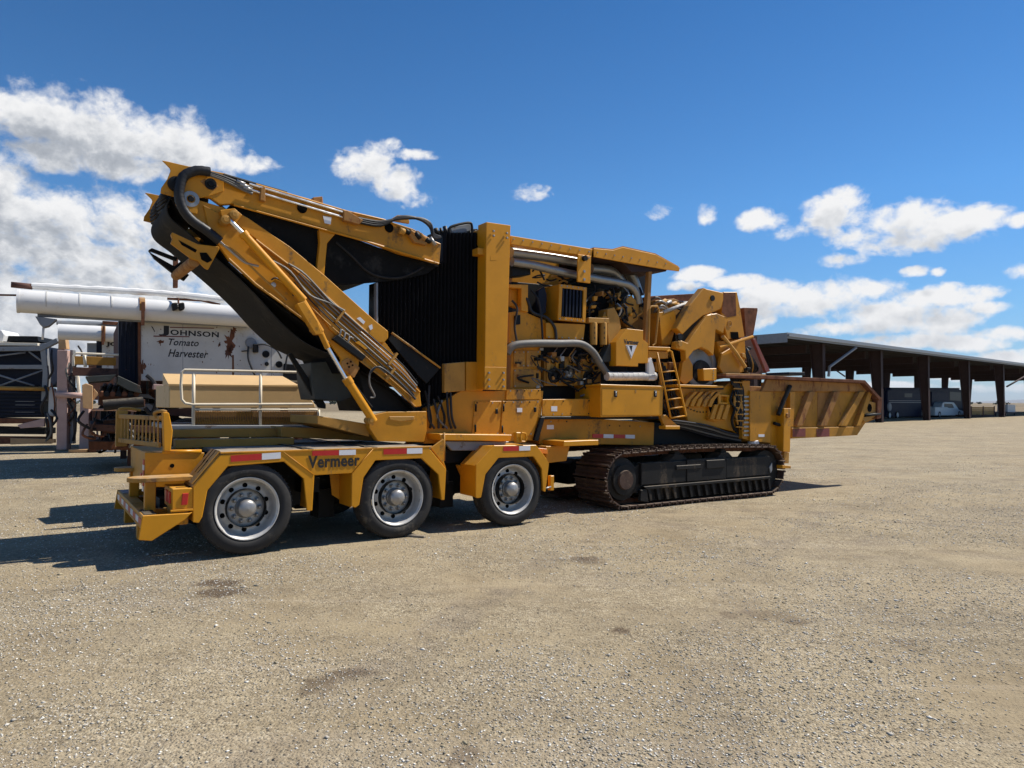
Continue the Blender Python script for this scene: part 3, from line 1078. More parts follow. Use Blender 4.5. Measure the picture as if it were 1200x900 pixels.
def build_track(v0, v1, outer):
    nsh = 54
    path, per = track_path(nsh)
    pit = per/nsh
    hw = (v1-v0)/2
    fr = MB()
    fr.prism([(tuL+.12, .24), (tuR+.05, .26), (tuR+.10, .50), (tuR, .66), (tuL+.30, .66), (tuL+.16, .58)], v0+.10, v1-.10)
    trk = fr.build('track', TBLK, grinder, .01)
    sh = None
    for (p, t) in path:
        if sh is None:
            m = MB().box(-pit*.44, pit*.44, -hw, hw, -.012, .010)
            m.box(-pit*.46, -pit*.30, -hw, hw, .010, .052)
            m.box(-pit*.02, pit*.06, -hw, hw, .012, .034)
            m.box(pit*.36, pit*.46, -hw, hw, .012, .030)
            sh = m.build('track_shoe', TRK, trk, .003)
            o = sh
        else:
            o = sh.copy()
            COL.objects.link(o)
        tx, tz = t
        o.matrix_local = Matrix(((tx, 0, -tz, p[0]), (0, 1, 0, v0+hw), (tz, 0, tx, p[1]), (0, 0, 0, 1)))
    lk = None
    for (p, t) in path:
        tx, tz = t
        for vv in (v0+hw-.10, v0+hw+.10):
            if lk is None:
                lk = MB().box(-pit*.48, pit*.48, -.02, .02, -.085, -.013).build('chain_link', RUST, trk)
                o = lk
            else:
                o = lk.copy()
                COL.objects.link(o)
            o.matrix_local = Matrix(((tx, 0, -tz, p[0]), (0, 1, 0, vv), (tz, 0, tx, p[1]), (0, 0, 0, 1)))
    va = v0 if outer else v1
    s = 1 if outer else -1
    c = (tuL, va, .46)
    MB().lathe([(s*.14, .33), (s*.10, .31), (s*.09, .24), (s*.05, .23), (s*.045, .17)], c, 32).lathe([(s*.045, .17), (s*.045, .0005)], c, 32).build('drive_hub', TBLK, trk)
    MB().lathe([(s*.10, .34), (s*.10, .06)], (tuR, va, .46), 28).lathe([(s*.10, .34), (s*.5, .34)], (tuR, va, .46), 28).build('idler_wheel', BLK, trk)
    MB().lathe([(s*.045, .15), (s*.012, .14), (s*.012, .0005)], c, 24).build('hub_cover', TRK, trk)
    return trk


tk = build_track(TV0, TV1, True)
build_track(1.72, 2.46, False)
# the near side of the track frame: skirt, roller guard with fins, lugs
L0, L1 = tuL+.42, tuR+.02


def tb(name, b, m=TBLK, bevel=.008):
    return MB().box(*b).build(name, m, tk, bevel)


tb('frame_skirt', (L0-.08, lerp(L0, L1, .30), .285, .36, .36, .70))
tb('frame_skirt', (lerp(L0, L1, .30)+.01, lerp(L0, L1, .62), .275, .36, .36, .715))
tb('frame_skirt', (lerp(L0, L1, .62)+.01, L1+.05, .285, .36, .37, .70))
MB().prism([(L0-.05, .34), (L1+.02, .345), (L1+.02, .30), (L0+.02, .29)], .262, .34).build('skirt_ledge', TBLK, tk, .006)
tb('roller_guard', (L0+.02, L1, .33, .36, .10, .29))
for i in range(17):
    uu = lerp(L0+.06, L1-.03, i/16)
    MB().prism([(uu-.015, .29), (uu+.05, .29), (uu+.085, .11), (uu+.035, .11)], .275, .33).build('guard_fin', TBLK, tk, .003)
MB().prism([(L0-.10, .29), (L0+.03, .30), (L0+.06, .09), (L0-.12, .12)], .27, .33).build('guard_end', TBLK, tk, .008)
tb('frame_lug', (lerp(L0, L1, .22), lerp(L0, L1, .41), .265, .285, .56, .63))
tb('frame_lug', (lerp(L0, L1, .45), lerp(L0, L1, .60), .255, .275, .55, .69))
for f_ in (.25, .62):
    uu = lerp(L0, L1, f_)
    MB().prism([(uu-.2, .70), (uu+.25, .70), (uu+.12, .80), (uu-.05, .80)], .33, .60).build('carrier_bracket', TBLK, tk, .006)
    MB().lathe([(0, .0005), (0, .075), (.35, .075), (.35, .0005)], (uu+.03, .36, .78), 16).build('carrier_roller', BLK, tk)
MB().prism([(L1+.0, .50), (L1+.07, .58), (L1+.075, .45), (L1+.03, .40)], .268, .285).build('worn_patch', GREYP, tk)

# ---- chassis
def pl(name, pts, v0, v1, m=YEL, bevel=.006, parent=None):
    return K.plate(name, pts, v0, v1, m, parent, bevel)


pl('chassis_rail', [(635, 491), (672, 489), (767, 495), (766, 522), (672, 520), (648, 530), (632, 520)], .72, 1.9, YEL)
for i, (a, b, m) in enumerate(((694.5, 707, REDT), (707.5, 719, WHT), (719.5, 732.5, REDT), (733, 744, WHT))):
    pl('red_reflector' if m is REDT else 'white_reflector', [(a, 508.5+i*.3), (b, 508.8+i*.3), (b, 513.3+i*.2), (a, 513.0+i*.2)], .712, .722, m, 0)
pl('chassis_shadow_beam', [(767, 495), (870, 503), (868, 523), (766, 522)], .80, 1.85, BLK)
pl('step', [(661, 517), (701.5, 515.5), (701.5, 521.5), (660.5, 523)], .22, .72, YELC)
pl('step_block', [(640, 523), (668, 522), (664, 540), (640, 543)], .45, .9, YEL)
u_, w_ = MF.uw(686, 516, .22)
# ---- lower engine housing
pl('rear_body', [(497, 520), (500, 478), (520, 470), (540, 458), (637, 458), (634, 489), (626, 516)], .62, 1.9, YEL)
pl('side_cover', [(556.5, 470), (588, 470), (585, 510), (553, 510)], .604, .62, YEL)
pl('side_cover', [(589.5, 470), (632.5, 469), (630.5, 487), (625.5, 511), (586.5, 511)], .600, .62, YEL)
pl('side_cover', [(594, 456), (634, 456), (634, 468), (593, 468.5)], .597, .62, YEL)
pl('side_cover', [(636, 468), (704, 467), (704, 487), (635.5, 488)], .597, .62, YEL)
pl('body_beam', [(635, 488), (780, 488), (780, 491), (634, 491.5)], .58, 1.95, BLK)
pl('support_strut', [(634, 489), (639, 489), (631, 517), (626, 516)], .56, .61, BLK)
# engine bay core
pl('engine_bay', [(600, 330), (735, 342), (735, 470), (600, 470)], .95, 1.9, BLK)
pl('radiator_wall', [(600, 282), (655, 290), (655, 470), (600, 470)], 1.25, 1.9, YEL)
# ---- the tall column
pl('column', [(570, 260), (598.5, 264), (593, 457), (568, 456)], .40, .62, YELC)
pl('column_foot', [(568, 430), (593.5, 430.5), (593.3, 457.5), (568, 456.5)], .392, .40, YEL, .002)
for (bx, by) in ((578, 271), (578, 276.5), (593.5, 273.5), (593.5, 279), (572.5, 437), (572.5, 445), (572.5, 453), (589.5, 437), (589.5, 445), (589.5, 453)):
    p = MF.at(bx, by, .392)
    MB().lathe([(0, .016), (-.022, .015), (-.026, .0005)], p, 6).build('bolt', STEEL, grinder)
MB().prism(K.P([(570, 260), (598.5, 264), (593, 457), (568, 456)], .4), 1.95, 2.2).build('column', YELC, grinder, .006)
pl('column_bracket', [(560, 290), (568, 291), (568, 299), (560, 298)], .45, .60, YEL)
p0 = MF.at(572, 262, .4)
K.box('column_head', (p0.x, p0.x+.3, .62, 1.95, p0.z-.25, p0.z-.03), YELC)
# black box with pipes on top of the pleated wall
pl('intake_box', [(528, 266), (551, 262), (553, 270), (530, 276)], .75, 1.1, GREYP)
pl('valve_block', [(514, 270), (560, 268), (563, 300), (516, 300)], .90, 1.25, BLK)
K.tube('intake_loop', [(527, 274, .72), (528, 266, .72), (549, 261, .72), (553, 265, .72), (553, 274, .72)], .018, BLK, curve=4)
for i in range(9):
    x = 512+i*5.6
    K.tube('hose_fitting', [(x, 277+random.uniform(-3, 2), .78), (x+random.uniform(-3, 5), 268+random.uniform(-5, 3), .80)], random.uniform(.018, .035), random.choice([BLK, HOSE, STEEL, BLK]), n=7)

# ---- pleated black wall: separate folds
xs0, xs1 = MF.at(443.5, 380, .66).x, MF.at(563, 380, .66).x
nf = 26
for i in range(nf):
    a_, b_ = lerp(xs0, xs1, i/nf), lerp(xs0, xs1, (i+1)/nf)
    xm = lerp(443.5, 563, (i+.5)/nf)
    top = 330 if xm < 452 else (312 if xm < 517 else 272)
    if 452 <= xm < 517:
        top = lerp(322, 306, (xm-452)/65)
    bot = lerp(386, 492, (xm-443)/65) if xm < 508 else 462
    bot = min(bot+4, 470)
    wt, wb_ = MF.at(xm, top, .66).z, MF.at(xm, bot, .66).z
    m = MB()
    g = (b_-a_)
    m.add([(a_, .70, wb_), (a_+g*.5, .655, wb_), (b_, .70, wb_), (a_, .70, wt), (a_+g*.5, .655, wt), (b_, .70, wt), (a_, .98, wb_), (b_, .98, wb_), (a_, .98, wt), (b_, .98, wt)],
          [(0, 1, 4, 3), (1, 2, 5, 4), (2, 7, 9, 5), (7, 6, 8, 9), (6, 0, 3, 8), (3, 4, 5, 9, 8), (0, 6, 7, 2, 1)])
    m.build('pleat', PLEAT, grinder)
pl('pleat_edge', [(440.8, 331), (443.3, 331), (443.3, 387), (440.8, 384)], .64, .72, GREYP)

# ---- folded conveyor
# upper (folded-back) section
VN, VF = .56, 1.86
ub_poly = [(222, 194.5), (229, 196), (264, 203), (300, 216), (360, 232), (406, 247), (450, 257), (484, 268), (517, 286), (515, 309), (468, 297), (423, 280), (360, 262), (272, 239), (258, 240), (247, 232), (215, 226), (206, 221), (200, 206)]
for vv, nm in ((VN, 0), (VF, 1)):
    MB().prism(K.P(ub_poly, VN), vv, vv+.07).build('upper_beam', YEL, grinder, .008)
K.tube('beam_lip', [(300, 216, .545), (406, 247.5, .545), (450, 257.5, .545), (516, 286.5, .545)], .012, YEL, n=6)
K.tube('beam_lip', [(274, 240, .545), (423, 281, .545), (514, 309, .545)], .014, YEL, n=6)
# horn plates at the head
HORN = [(190, 188), (196, 189), (226, 196), (246, 204), (262, 212), (262, 224), (245, 230), (222, 234), (206, 231), (188, 226), (189, 220), (196, 210), (200, 200), (199, 197)]
for vv in (VN-.012, VF+.075):
    MB().prism(K.P(HORN, VN-.012), vv, vv+.02).build('horn_plate', YEL, grinder, .004)
# lower section side frames
HEADL = [(228, 233), (262, 243), (276, 250), (290, 268), (300, 290), (300, 305), (262, 291), (246, 275), (225, 258), (206, 240), (207, 233)]
for vv in (VN+.02, VF+.05):
    MB().prism(K.P(HEADL, VN+.02), vv, vv+.03).build('head_plate', YEL, grinder, .005)
RAIL1 = [(270, 244), (292, 256), (340, 289), (380, 322), (440, 376), (455, 388), (455, 396), (450, 402), (443, 401), (431, 390), (370, 336), (340, 311), (300, 280), (268, 256)]
RAIL1T = [(292, 266), (301, 256), (360, 299), (381, 322), (455, 388), (452, 392), (340, 300)]
for vv in (VN, VF):
    MB().prism(K.P(RAIL1, VN), vv, vv+.08).build('upper_rail', YEL, grinder, .008)
K.tube('rail_lip', [(300, 281, .55), (340, 311.5, .55), (370, 336, .55), (431, 390.5, .55)], .013, TAN, n=6)
pl('side_fin', [(292, 264), (301, 256), (362, 301), (368, 312), (380, 323), (340, 296)], .66, .70, YEL)
RAIL2 = [(238, 240), (262, 252), (300, 285), (345, 326), (376, 352), (420, 392), (455, 424), (492, 459), (494, 476), (487, 477), (462, 453), (421, 421), (420, 433), (413, 444), (401, 432), (400, 420),
         (388, 404), (360, 378), (330, 355), (300, 334), (268, 304), (245, 272)]
for vv in (VN, VF+.02):
    MB().prism(K.P(RAIL2, VN), vv, vv+.06).build('lower_rail', YEL, grinder, .008)
K.tube('rail_lip', [(346, 327, .55), (420, 392.5, .55), (492, 459.5, .55)], .012, YEL, n=6)
K.tube('rail_lip', [(268, 303, .55), (300, 333, .55), (360, 377, .55), (386, 402, .55)], .013, TAN, n=6)
K.tube('rail_lip', [(420, 421, .55), (462, 453, .55), (486, 476, .55)], .012, TAN, n=6)
for (xa, ya) in ((300, 330), (345, 372), (400, 400), (440, 420)):
    p = MF.at(xa, ya, VN)
    K.box('cross_tube', (p.x-.04, p.x+.04, VN+.061, VF+.019, p.z+.08, p.z+.16), TAN)
pl('bolt_plate', [(400, 424), (408, 419), (422, 431), (415, 443), (401, 431)], .545, .56, RUSTY)
for (xa, ya) in ((407, 426), (411, 424), (409, 430), (413, 428)):
    MB().disc(MF.at(xa, ya, .545), .012, -.004, 8).build('bolt_hole', HOLE_SHADE, grinder)
# strut between the sections
pl('strut', [(374, 268.5), (394, 273), (383.5, 285), (378.5, 338), (369.5, 334), (375, 284)], .575, .66, YELC)
pl('sticker', [(378.5, 253), (388.5, 254.5), (387.5, 263), (380.5, 261.5)], .552, .556, WHT, 0)
for q in ([(418, 373), (422, 371.5), (428, 377), (426, 380)], [(432, 382), (436, 380), (437, 385), (434, 387)]):
    pl('sticker', q, .552, .556, WHT, 0)
# belts
K.sheet('lower_belt', [(224, 214), (206, 226), (196, 240), (200, 256), (222, 274), (246, 296), (272, 319), (300, 346), (330, 379), (358, 402), (392, 417), (408, 422)], .64, 1.84, DBELT, curve=5)
K.sheet('carrying_belt', [(226, 226), (250, 246), (300, 290), (360, 345), (420, 398), (486, 452)], .66, 1.84, BELT, curve=4)
K.sheet('upper_belt', [(270, 240.5), (300, 248), (360, 264), (423, 283), (468, 300), (514, 312)], .635, 1.85, BELT, curve=3)
pl('web_plate', [(262, 254), (300, 281), (340, 311), (431, 390.5), (452, 402), (493, 458), (455, 424), (376, 352), (300, 286)], .60, .62, YEL, .002)
K.sheet('inner_dark_sheet', [(246, 276), (268, 308), (300, 338), (360, 382), (388, 408), (402, 436), (425, 436), (462, 458), (486, 480)], .625, 1.86, BELT)  # black sheet added to darken the inside of the lower section
K.sheet('sagging_belt', [(258, 240), (282, 258), (320, 285), (350, 310), (372, 324), (392, 331), (412, 331), (436, 328), (452, 322)], .64, 1.84, BELT, curve=5)
K.tube('belt_edge', [(394, 284, .63), (412, 300, .63), (428, 316, .63), (444, 324, .63), (466, 326, .63), (484, 320, .63), (496, 313, .63)], .014, RUB, n=6, curve=5)
pd = MF.at(222, 232, .7)
MB().lathe([(0, .0005), (0, .19), (1.16, .19), (1.16, .0005)], (pd.x, .67, pd.z), 28).build('head_pulley', RUB, grinder)
lag = MB()
for i in range(14):                               # chevron cleats on the wrap of the belt
    a_ = R(95+i*9)
    c, s_ = math.cos(a_), math.sin(a_)
    for j in range(2):
        v0, v1 = (.70, 1.24) if j == 0 else (1.26, 1.80)
        o_ = (pd.x+.24*c, pd.z+.24*s_)
        lag.tube([(o_[0], v0, o_[1]), (o_[0]+.05*s_, v1, o_[1]-.05*c)], .016, 5)
lag.build('belt_cleats', RUB, grinder)['kind'] = 'stuff'
pb = MF.at(223.5, 233.5, VN-.012)
MB().lathe([(-.03, .0005), (-.03, .028), (-.024, .034)], pb, 18).build('bearing_shaft', BLK, grinder)
MB().lathe([(.012, .088), (-.016, .085), (-.018, .045), (-.010, .040)], pb, 22).build('bearing_ring', STEEL, grinder)
pb2 = MF.at(206, 216, VN-.012)
MB().lathe([(.01, .085), (-.03, .08), (-.035, .04), (-.04, .0005)], pb2, 16).build('head_bearing', BLK, grinder)
pb3 = MF.at(182, 243, VF)
pb4 = MF.at(246.5, 216, VN)
MB().lathe([(0, .065), (-.03, .06), (-.03, .035)], pb4, 18).lathe([(-.03, .035), (-.045, .03), (-.045, .0005)], pb4, 18).build('pivot_pin', BLK, grinder)
pl('pivot_boss', [(234, 212), (240, 209), (252, 211), (256, 219), (250, 224), (243, 222)], .545, .56, RUSTY)
pl('pulley_plate', [(216, 228), (228, 227), (233, 240), (231, 251), (222, 249), (216, 240)], .536, .548, YEL)
pl('lift_eye', [(230, 199), (233, 195), (240, 194.5), (246, 199), (247, 204), (242, 202), (239, 199), (235, 199)], .6, .64, TAN)
# scraper bracket below the head
pl('scraper_bracket', [(200, 275), (202, 272), (232, 286), (257, 289), (257, 292), (244, 316), (240, 314), (232, 306), (224, 303), (200, 285), (202, 280)], .52, .56, YEL)
pl('scraper_slot', [(209, 281), (231, 293), (229, 296), (213, 287)], .516, .521, HOLE_SHADE, 0)
pl('scraper_hole', [(234, 296), (242, 296), (249, 305), (243, 308), (236, 304)], .514, .521, HOLE_SHADE, 0)
pr_ = MF.at(228, 306, .55)
MB().tube([(pr_.x, .55, pr_.z), (pr_.x-.02, 1.6, pr_.z)], .06, 14).build('scraper_roller', RUSTY, grinder)
far = MF.at(228, 306, .55)
sa = Kit(MF, grinder)
for q, nm in (([(174, 293), (178, 290.5), (208, 302), (207, 306)], 'scraper_arm'), ([(174, 293), (178, 297), (222, 322), (216, 329), (206, 323), (181, 303)], 'scraper_arm'), ([(204, 312), (212, 306), (222, 318), (216, 326)], 'scraper_arm')):
    pl(nm, q, 1.50, 1.56, BLK)
pl('rubber_skirt', [(270, 241), (360, 264), (423, 284), (514, 311), (500, 321), (470, 328), (440, 331), (402, 334), (382, 330), (352, 311), (312, 279)], .645, .66, BELT, 0)
# hydraulic cylinders
def cyl(name, a, b, r, m, v, n=14, v2=None):
    p, q = MF.at(*a, v), MF.at(*b, v2 or v)
    return MB().tube([p, q], r, n).build(name, m, grinder)


c1 = cyl('cylinder_barrel', (285, 274), (356, 352), .047, YELC, .44)
cyl('cylinder_gland', (284, 272.5), (288, 277.5), .054, YELC, .44)
cyl('cylinder_rod', (266, 255), (285, 274), .026, CHROME, .44)
cyl('cylinder_eye', (351, 347), (376, 389), .042, YEL, .44)
cyl('cylinder_barrel', (408, 447), (438, 494), .050, YELC, .44)
cyl('cylinder_gland', (405.5, 443), (410, 450), .058, YEL, .44)
cyl('cylinder_rod', (380, 400), (406, 445), .024, CHROME, .44)
cyl('cylinder_clevis', (374, 386), (384, 408), .034, YEL, .44)
for (x, y, r) in ((276, 250, .05), (266, 256, .05), (372, 385, .04), (437, 493, .045)):
    p = MF.at(x, y, .36)
    MB().lathe([(.03, .0005), (.03, r*.5), (.04, r*.55), (.045, r), (.18, r), (.2, .0005)], p, 16).build('pivot_pin', TAN, grinder)
pl('cylinder_bracket', [(258, 246), (275, 244), (284, 252), (276, 262), (262, 262)], .50, .56, YEL)
pl('knuckle', [(348, 356), (357, 353), (372, 376), (378, 392), (370, 392), (360, 376)], .39, .50, YEL)
# base arm holding the second cylinder
pl('cylinder_base', [(432, 489), (438, 486), (455, 482.5), (500, 482), (500, 505), (497, 518), (443, 517), (433, 502)], .50, .62, YEL)
pl('base_rib', [(456, 488), (486, 488), (486, 492), (470, 494), (457, 492)], .49, .501, TAN)
pl('tail_beam', [(372, 487), (433, 497), (433, 512), (372, 497)], .62, 1.7, TAN)
pl('tail_frame', [(330, 500), (440, 505), (440, 517), (330, 512)], 1.3, 1.8, TAN)
# control pipes along the conveyor
for (dx, dy, r, m) in ((1, 2, .009, STEEL), (-1, 5, .009, GREYH), (-4, 9, .012, GREYH), (-6, 13, .009, HOSE), (3, -1, .009, HOSE), (-9, 17, .008, TAN)):
    K.tube('hydraulic_line', [(350+dx, 318+dy, .53), (388+dx, 357+dy, .53), (430+dx, 394+dy, .53), (468+dx, 428+dy, .53), (488+dx*.4, 450+dy, .53)], r, m, n=6, curve=3)
K.tube('hydraulic_line', [(338, 309, .52), (358, 322, .52), (386, 352, .52), (396, 360, .52), (425, 386, .52)], .012, GREYH, n=6, curve=4)
K.tube('hydraulic_line', [(320, 306, .52), (340, 318, .52), (362, 345, .52), (386, 355, .52), (404, 364, .52)], .012, GREYH, n=6, curve=4)
for (x, y) in ((399, 370), (461, 420), (458, 438)):
    pl('hose_clamp', [(x-6, y+6), (x+4, y-7), (x+6, y-5), (x-4, y+8)], .49, .545, TAN, .003)
K.tube('hydraulic_line', [(434, 466, .50), (439, 464, .50), (433, 450, .50), (434, 436, .50), (442, 430, .50), (452, 437, .50)], .012, GREYH, n=6, curve=5)
K.tube('hydraulic_line', [(434, 437, .49), (445, 430, .49), (470, 450, .49), (487, 468, .49)], .014, HOSE, n=6, curve=4)
K.tube('hydraulic_line', [(413, 447, .50), (428, 467, .50), (436, 477, .50)], .010, BLK, n=6)
pl('control_valve', [(390, 397), (396, 392), (429, 417), (425, 423)], .48, .55, BLK)
for i in range(3):
    K.tube('valve_fitting', [(397+i*5, 396+i*4, .50), (400+i*5, 386+i*4, .50), (404+i*5, 389+i*4, .50)], .014, STEEL, n=6)
pl('link_bracket', [(369, 357), (376, 359), (404, 384), (408, 392), (398, 396), (386, 385)], .53, .56, YEL)
pl('link_plate', [(416, 401), (421, 399), (432, 408), (428, 410)], .52, .56, YELC)
# pipes on the top beam and the thick wrapped hose at the head
for (dy, r) in ((0, .013), (-6.5, .013)):
    K.tube('hydraulic_pipe', [(292, 222+dy, .52), (344, 237.5+dy, .52), (402, 254.5+dy*.9, .52)], r, CHROME, n=7)
K.tube('hydraulic_pipe', [(262, 205, .56), (300, 216, .56), (336, 226, .56)], .02, BLK, n=7)
p_ = [(246, 201.5, .50), (230, 200, .50), (216, 206, .50), (211, 217, .50), (210, 230, .50), (215, 246, .50), (226, 259, .50), (242, 270, .50), (258, 283, .50)]
K.tube('hose_bundle', p_, .052, HOSE, n=12, curve=6)
hp = spline(K.pts3(p_), 8)
for i in range(2, len(hp)-2, 3):                  # winding of the hose wrap
    t_ = (hp[i+1]-hp[i]).normalized()
    MB().tube([hp[i]-t_*.012, hp[i]+t_*.012], .0535, 12).build('hose_ring', HOSE, grinder)
for k_ in range(3):
    K.tube('hydraulic_line', [(243, 201+k_*1.5, .50), (262, 207+k_*2, .50), (282, 215+k_*3, .50), (296, 221+k_*3, .50)], .016, GREYH if k_ else HOSE, n=6, curve=4)
    cyl('hose_fitting', (277+k_*4, 212+k_*3.5), (287+k_*4, 216+k_*3.5), .022, STEEL, .50, 8)
K.tube('hydraulic_line', [(257, 283, .50), (268, 292, .50), (276, 299, .50), (288, 308, .50), (303, 312, .50)], .014, STEEL, n=6, curve=4)
K.tube('hydraulic_line', [(258, 286, .50), (266, 289, .50), (278, 297, .50), (306, 324, .50), (336, 352, .50)], .012, TAN, n=6, curve=4)
pl('pipe_clamp', [(306, 220), (311, 218), (311, 236), (305, 234)], .49, .56, RUSTY)
pl('pipe_clamp', [(403, 246), (408, 247), (426, 258), (421, 263), (403, 258)], .48, .56, RUSTY)
pl('beam_stop', [(367, 231), (378, 230), (379, 240), (368, 238)], .60, .72, RUSTY)
for (x, y) in ((354, 244), (456, 267)):
    MB().lathe([(0, .06), (-.008, .058), (-.008, .0005)], MF.at(x, y, .555), 18).build('port_hole', HOLE_SHADE, grinder)
for k_ in range(3):
    K.tube('hydraulic_line', [(420, 256+k_*2, .52), (446, 260+k_*2, .52), (470, 256-k_, .52), (492, 256+k_*.5, .52), (504, 262+k_*2, .52), (508, 274+k_*2, .52), (516, 278, .58)], .020, HOSE, n=7, curve=5)
for i in range(7):
    x = 468+i*6
    cyl('hose_fitting', (x, 268+i*2+random.uniform(-2, 3)), (x+6, 271+i*2.4+random.uniform(-2, 3)), random.uniform(.022, .045), random.choice([RUSTY, STEEL, TAN, BLK]), .50, 8)
pl('hose_manifold', [(478, 272), (490, 270), (502, 279), (500, 287), (486, 284)], .49, .56, RUSTY)
pl('lift_eye', [(456, 258), (466, 252), (474, 252), (480, 258), (480, 262)], .62, .66, TAN)
MB().lathe([(0, .03), (-.02, .03), (-.02, .0005)], MF.at(320, 334, .55), 14).build('port_plug', STEEL, grinder)
K.tube('hydraulic_line', [(318, 328, .53), (324, 326, .53), (338, 335, .53), (344, 347, .53)], .010, HOSE, n=6, curve=4)
# dark box hanging behind the belt, seen under the conveyor
pl('drive_motor', [(364, 425), (388, 423), (402, 430), (410, 450), (412, 466), (400, 470), (370, 468), (366, 450)], 1.0, 1.6, DKGRN)
pl('prop_leg', [(338, 415), (342, 413), (382, 474), (382, 479), (374, 478)], 1.1, 1.16, BLK)

# ---- conveyor root: dark housing and hoses where it meets the body
pl('hopper_throat', [(420, 432), (490, 478), (520, 455), (520, 482), (432, 482), (426, 460)], .75, 1.8, BLK)
pl('guide_plate', [(455, 398), (460, 390), (498, 418), (516, 432), (500, 450), (490, 440)], .63, .66, BLK)
K.tube('guide_rod', [(459, 390, .60), (516, 431, .60)], .014, TAN, n=6)
for i in range(7):
    xa = 498+i*5
    K.tube('hydraulic_line', [(xa, 470+random.uniform(-20, 0), .60), (xa+random.uniform(-8, 8), 488, .57), (xa+6, 502, .58)], .016, random.choice([HOSE, GREYH, HOSE, BLK]), n=6, curve=5)
pl('side_panel', [(521, 426), (545, 424), (545, 458), (521, 460)], .58, .66, TAN)
pl('corner_panel', [(546, 424), (566, 424), (566, 458), (546, 458)], .60, .70, YEL)
pl('tool_tray', [(515, 508.5), (600, 509.5), (598, 517), (517, 516)], .26, .62, YELC)
pl('tray_front', [(520, 517), (597, 517.5), (580, 528), (530, 528)], .34, .40, GREYP)
K.tube('tray_post', [(520.5, 507, .25), (520.5, 540, .25)], .012, TAN, n=6)

# ---- top of the engine bay
pl('top_rail', [(598.6, 276), (694.5, 291.8), (693.5, 301), (598.6, 286)], .46, .62, YELC)
MB().prism(K.P([(598.6, 276), (694.5, 291.8), (693.5, 301), (598.6, 286)], .46), 1.9, 2.05).build('top_rail', YELC, grinder, .006)
pl('hanger_plate', [(677.5, 298), (693, 300), (692, 332), (677, 330)], .44, .47, YELC)
for (x, y) in ((684.5, 318), (684.5, 327.5)):
    MB().lathe([(0, .022), (-.012, .02), (-.012, .0005)], MF.at(x, y, .44), 12).build('bolt', STEEL, grinder)
MB().lathe([(0, .04), (-.05, .04), (-.05, .0005)], MF.at(684, 303, .44), 14).build('work_light', BLK, grinder)


def pipe(name, pts, r, m=PIPE, cv=5, n=14):
    return K.tube(name, pts, r, m, n=n, curve=cv)


pipe('exhaust_pipe', [(599, 296, .70), (640, 301, .70), (676, 307, .70)], .075)
pipe('exhaust_pipe', [(600, 307, .66), (625, 311, .66), (655, 318, .66), (690, 325, .66), (724, 331, .66), (738, 335, .66), (746, 344, .66), (749, 356, .66)], .062)
pipe('exhaust_pipe', [(692, 302, .95), (716, 304, .95), (730, 310, .95), (742, 328, .95), (748, 345, .95)], .085)
pipe('exhaust_pipe', [(692, 315, .80), (712, 317, .80), (722, 322, .80), (732, 336, .80)], .08)
pl('muffler_cap', [(599, 310), (622, 313), (622, 322), (600, 324)], .72, 1.0, BLK)
CAN = [(696, 291), (719, 293), (730, 289.5), (768, 298), (782, 304), (797, 313.5), (793, 317), (781, 314), (760, 305), (728, 297), (696, 300)]
cp = K.P([(696, 291), (719, 293), (730, 289.5), (768, 298), (795, 313)], .46)
MB().sheet(cp, .46, 2.1, .03, False).build('canopy', YEL, grinder)
pl('canopy_lip', [(696, 291), (719, 293), (730, 289.5), (768, 298), (797, 313.5), (796, 318), (781, 316), (740, 309), (696, 301)], .44, .46, YELC)
MB().prism(K.P([(696, 291), (719, 293), (730, 289.5), (768, 298), (797, 313.5), (796, 318), (781, 316), (740, 309), (696, 301)], .44), 2.1, 2.12).build('canopy_lip', YELC, grinder, .004)
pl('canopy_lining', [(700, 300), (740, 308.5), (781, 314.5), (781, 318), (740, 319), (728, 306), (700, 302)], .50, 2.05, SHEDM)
pl('canopy_post', [(760.5, 318), (764.5, 318), (760, 402), (755.5, 402)], .50, .58, RUSTY)
MB().prism(K.P([(760.5, 318), (764.5, 318), (760, 402), (755.5, 402)], .5), 1.9, 1.98).build('canopy_post', RUSTY, grinder)
# ---- engine bay pieces
pl('bracket_frame', [(597, 333), (619, 333.5), (619, 366), (611, 364), (611, 338), (597, 337)], .62, .72, YELC)
pl('bracket_back', [(597, 337), (611, 338), (611, 364), (597, 358)], .74, .80, YEL)
pl('fan_shroud', [(597, 366), (612, 364), (640, 376), (640, 400), (597, 402)], .66, .95, YEL)
pl('fan_guard', [(631, 340), (638, 336), (641, 345), (640, 366), (634, 370), (631, 358)], .70, .78, NAVY)
# air intake with upright slats
FI = [(655, 333), (687, 337), (685.5, 378), (653.5, 375)]
fi = K.P(FI, .56)
pl('intake_housing', FI, .575, 1.0, YEL)
fr_ = MB()
for q in ([(655, 333), (687, 337), (687, 341), (655, 337)], [(653.6, 371), (685.7, 374), (685.5, 378), (653.5, 375)], [(655, 337), (658.5, 337.4), (657, 371.5), (653.6, 371)], [(683.5, 340.5), (687, 341), (685.7, 374), (682.2, 373.6)]):
    fr_.prism(K.P(q, .56), .548, .575)
fr_.build('intake_frame', YELC, grinder, .003)
pl('intake_opening', [(658.5, 337.4), (683.5, 340.5), (682.2, 373.6), (657, 371.5)], .570, .574, HOLE_SHADE, 0)
for i in range(6):
    x = lerp(659.5, 680, i/5)
    pl('intake_slat', [(x, 338), (x+1.8, 338), (x+.8, 372), (x-1, 372)], .552, .570, NAVY, 0)
pl('intake_base', [(640, 378), (686, 380), (684, 398), (640, 396)], .60, .95, YEL)
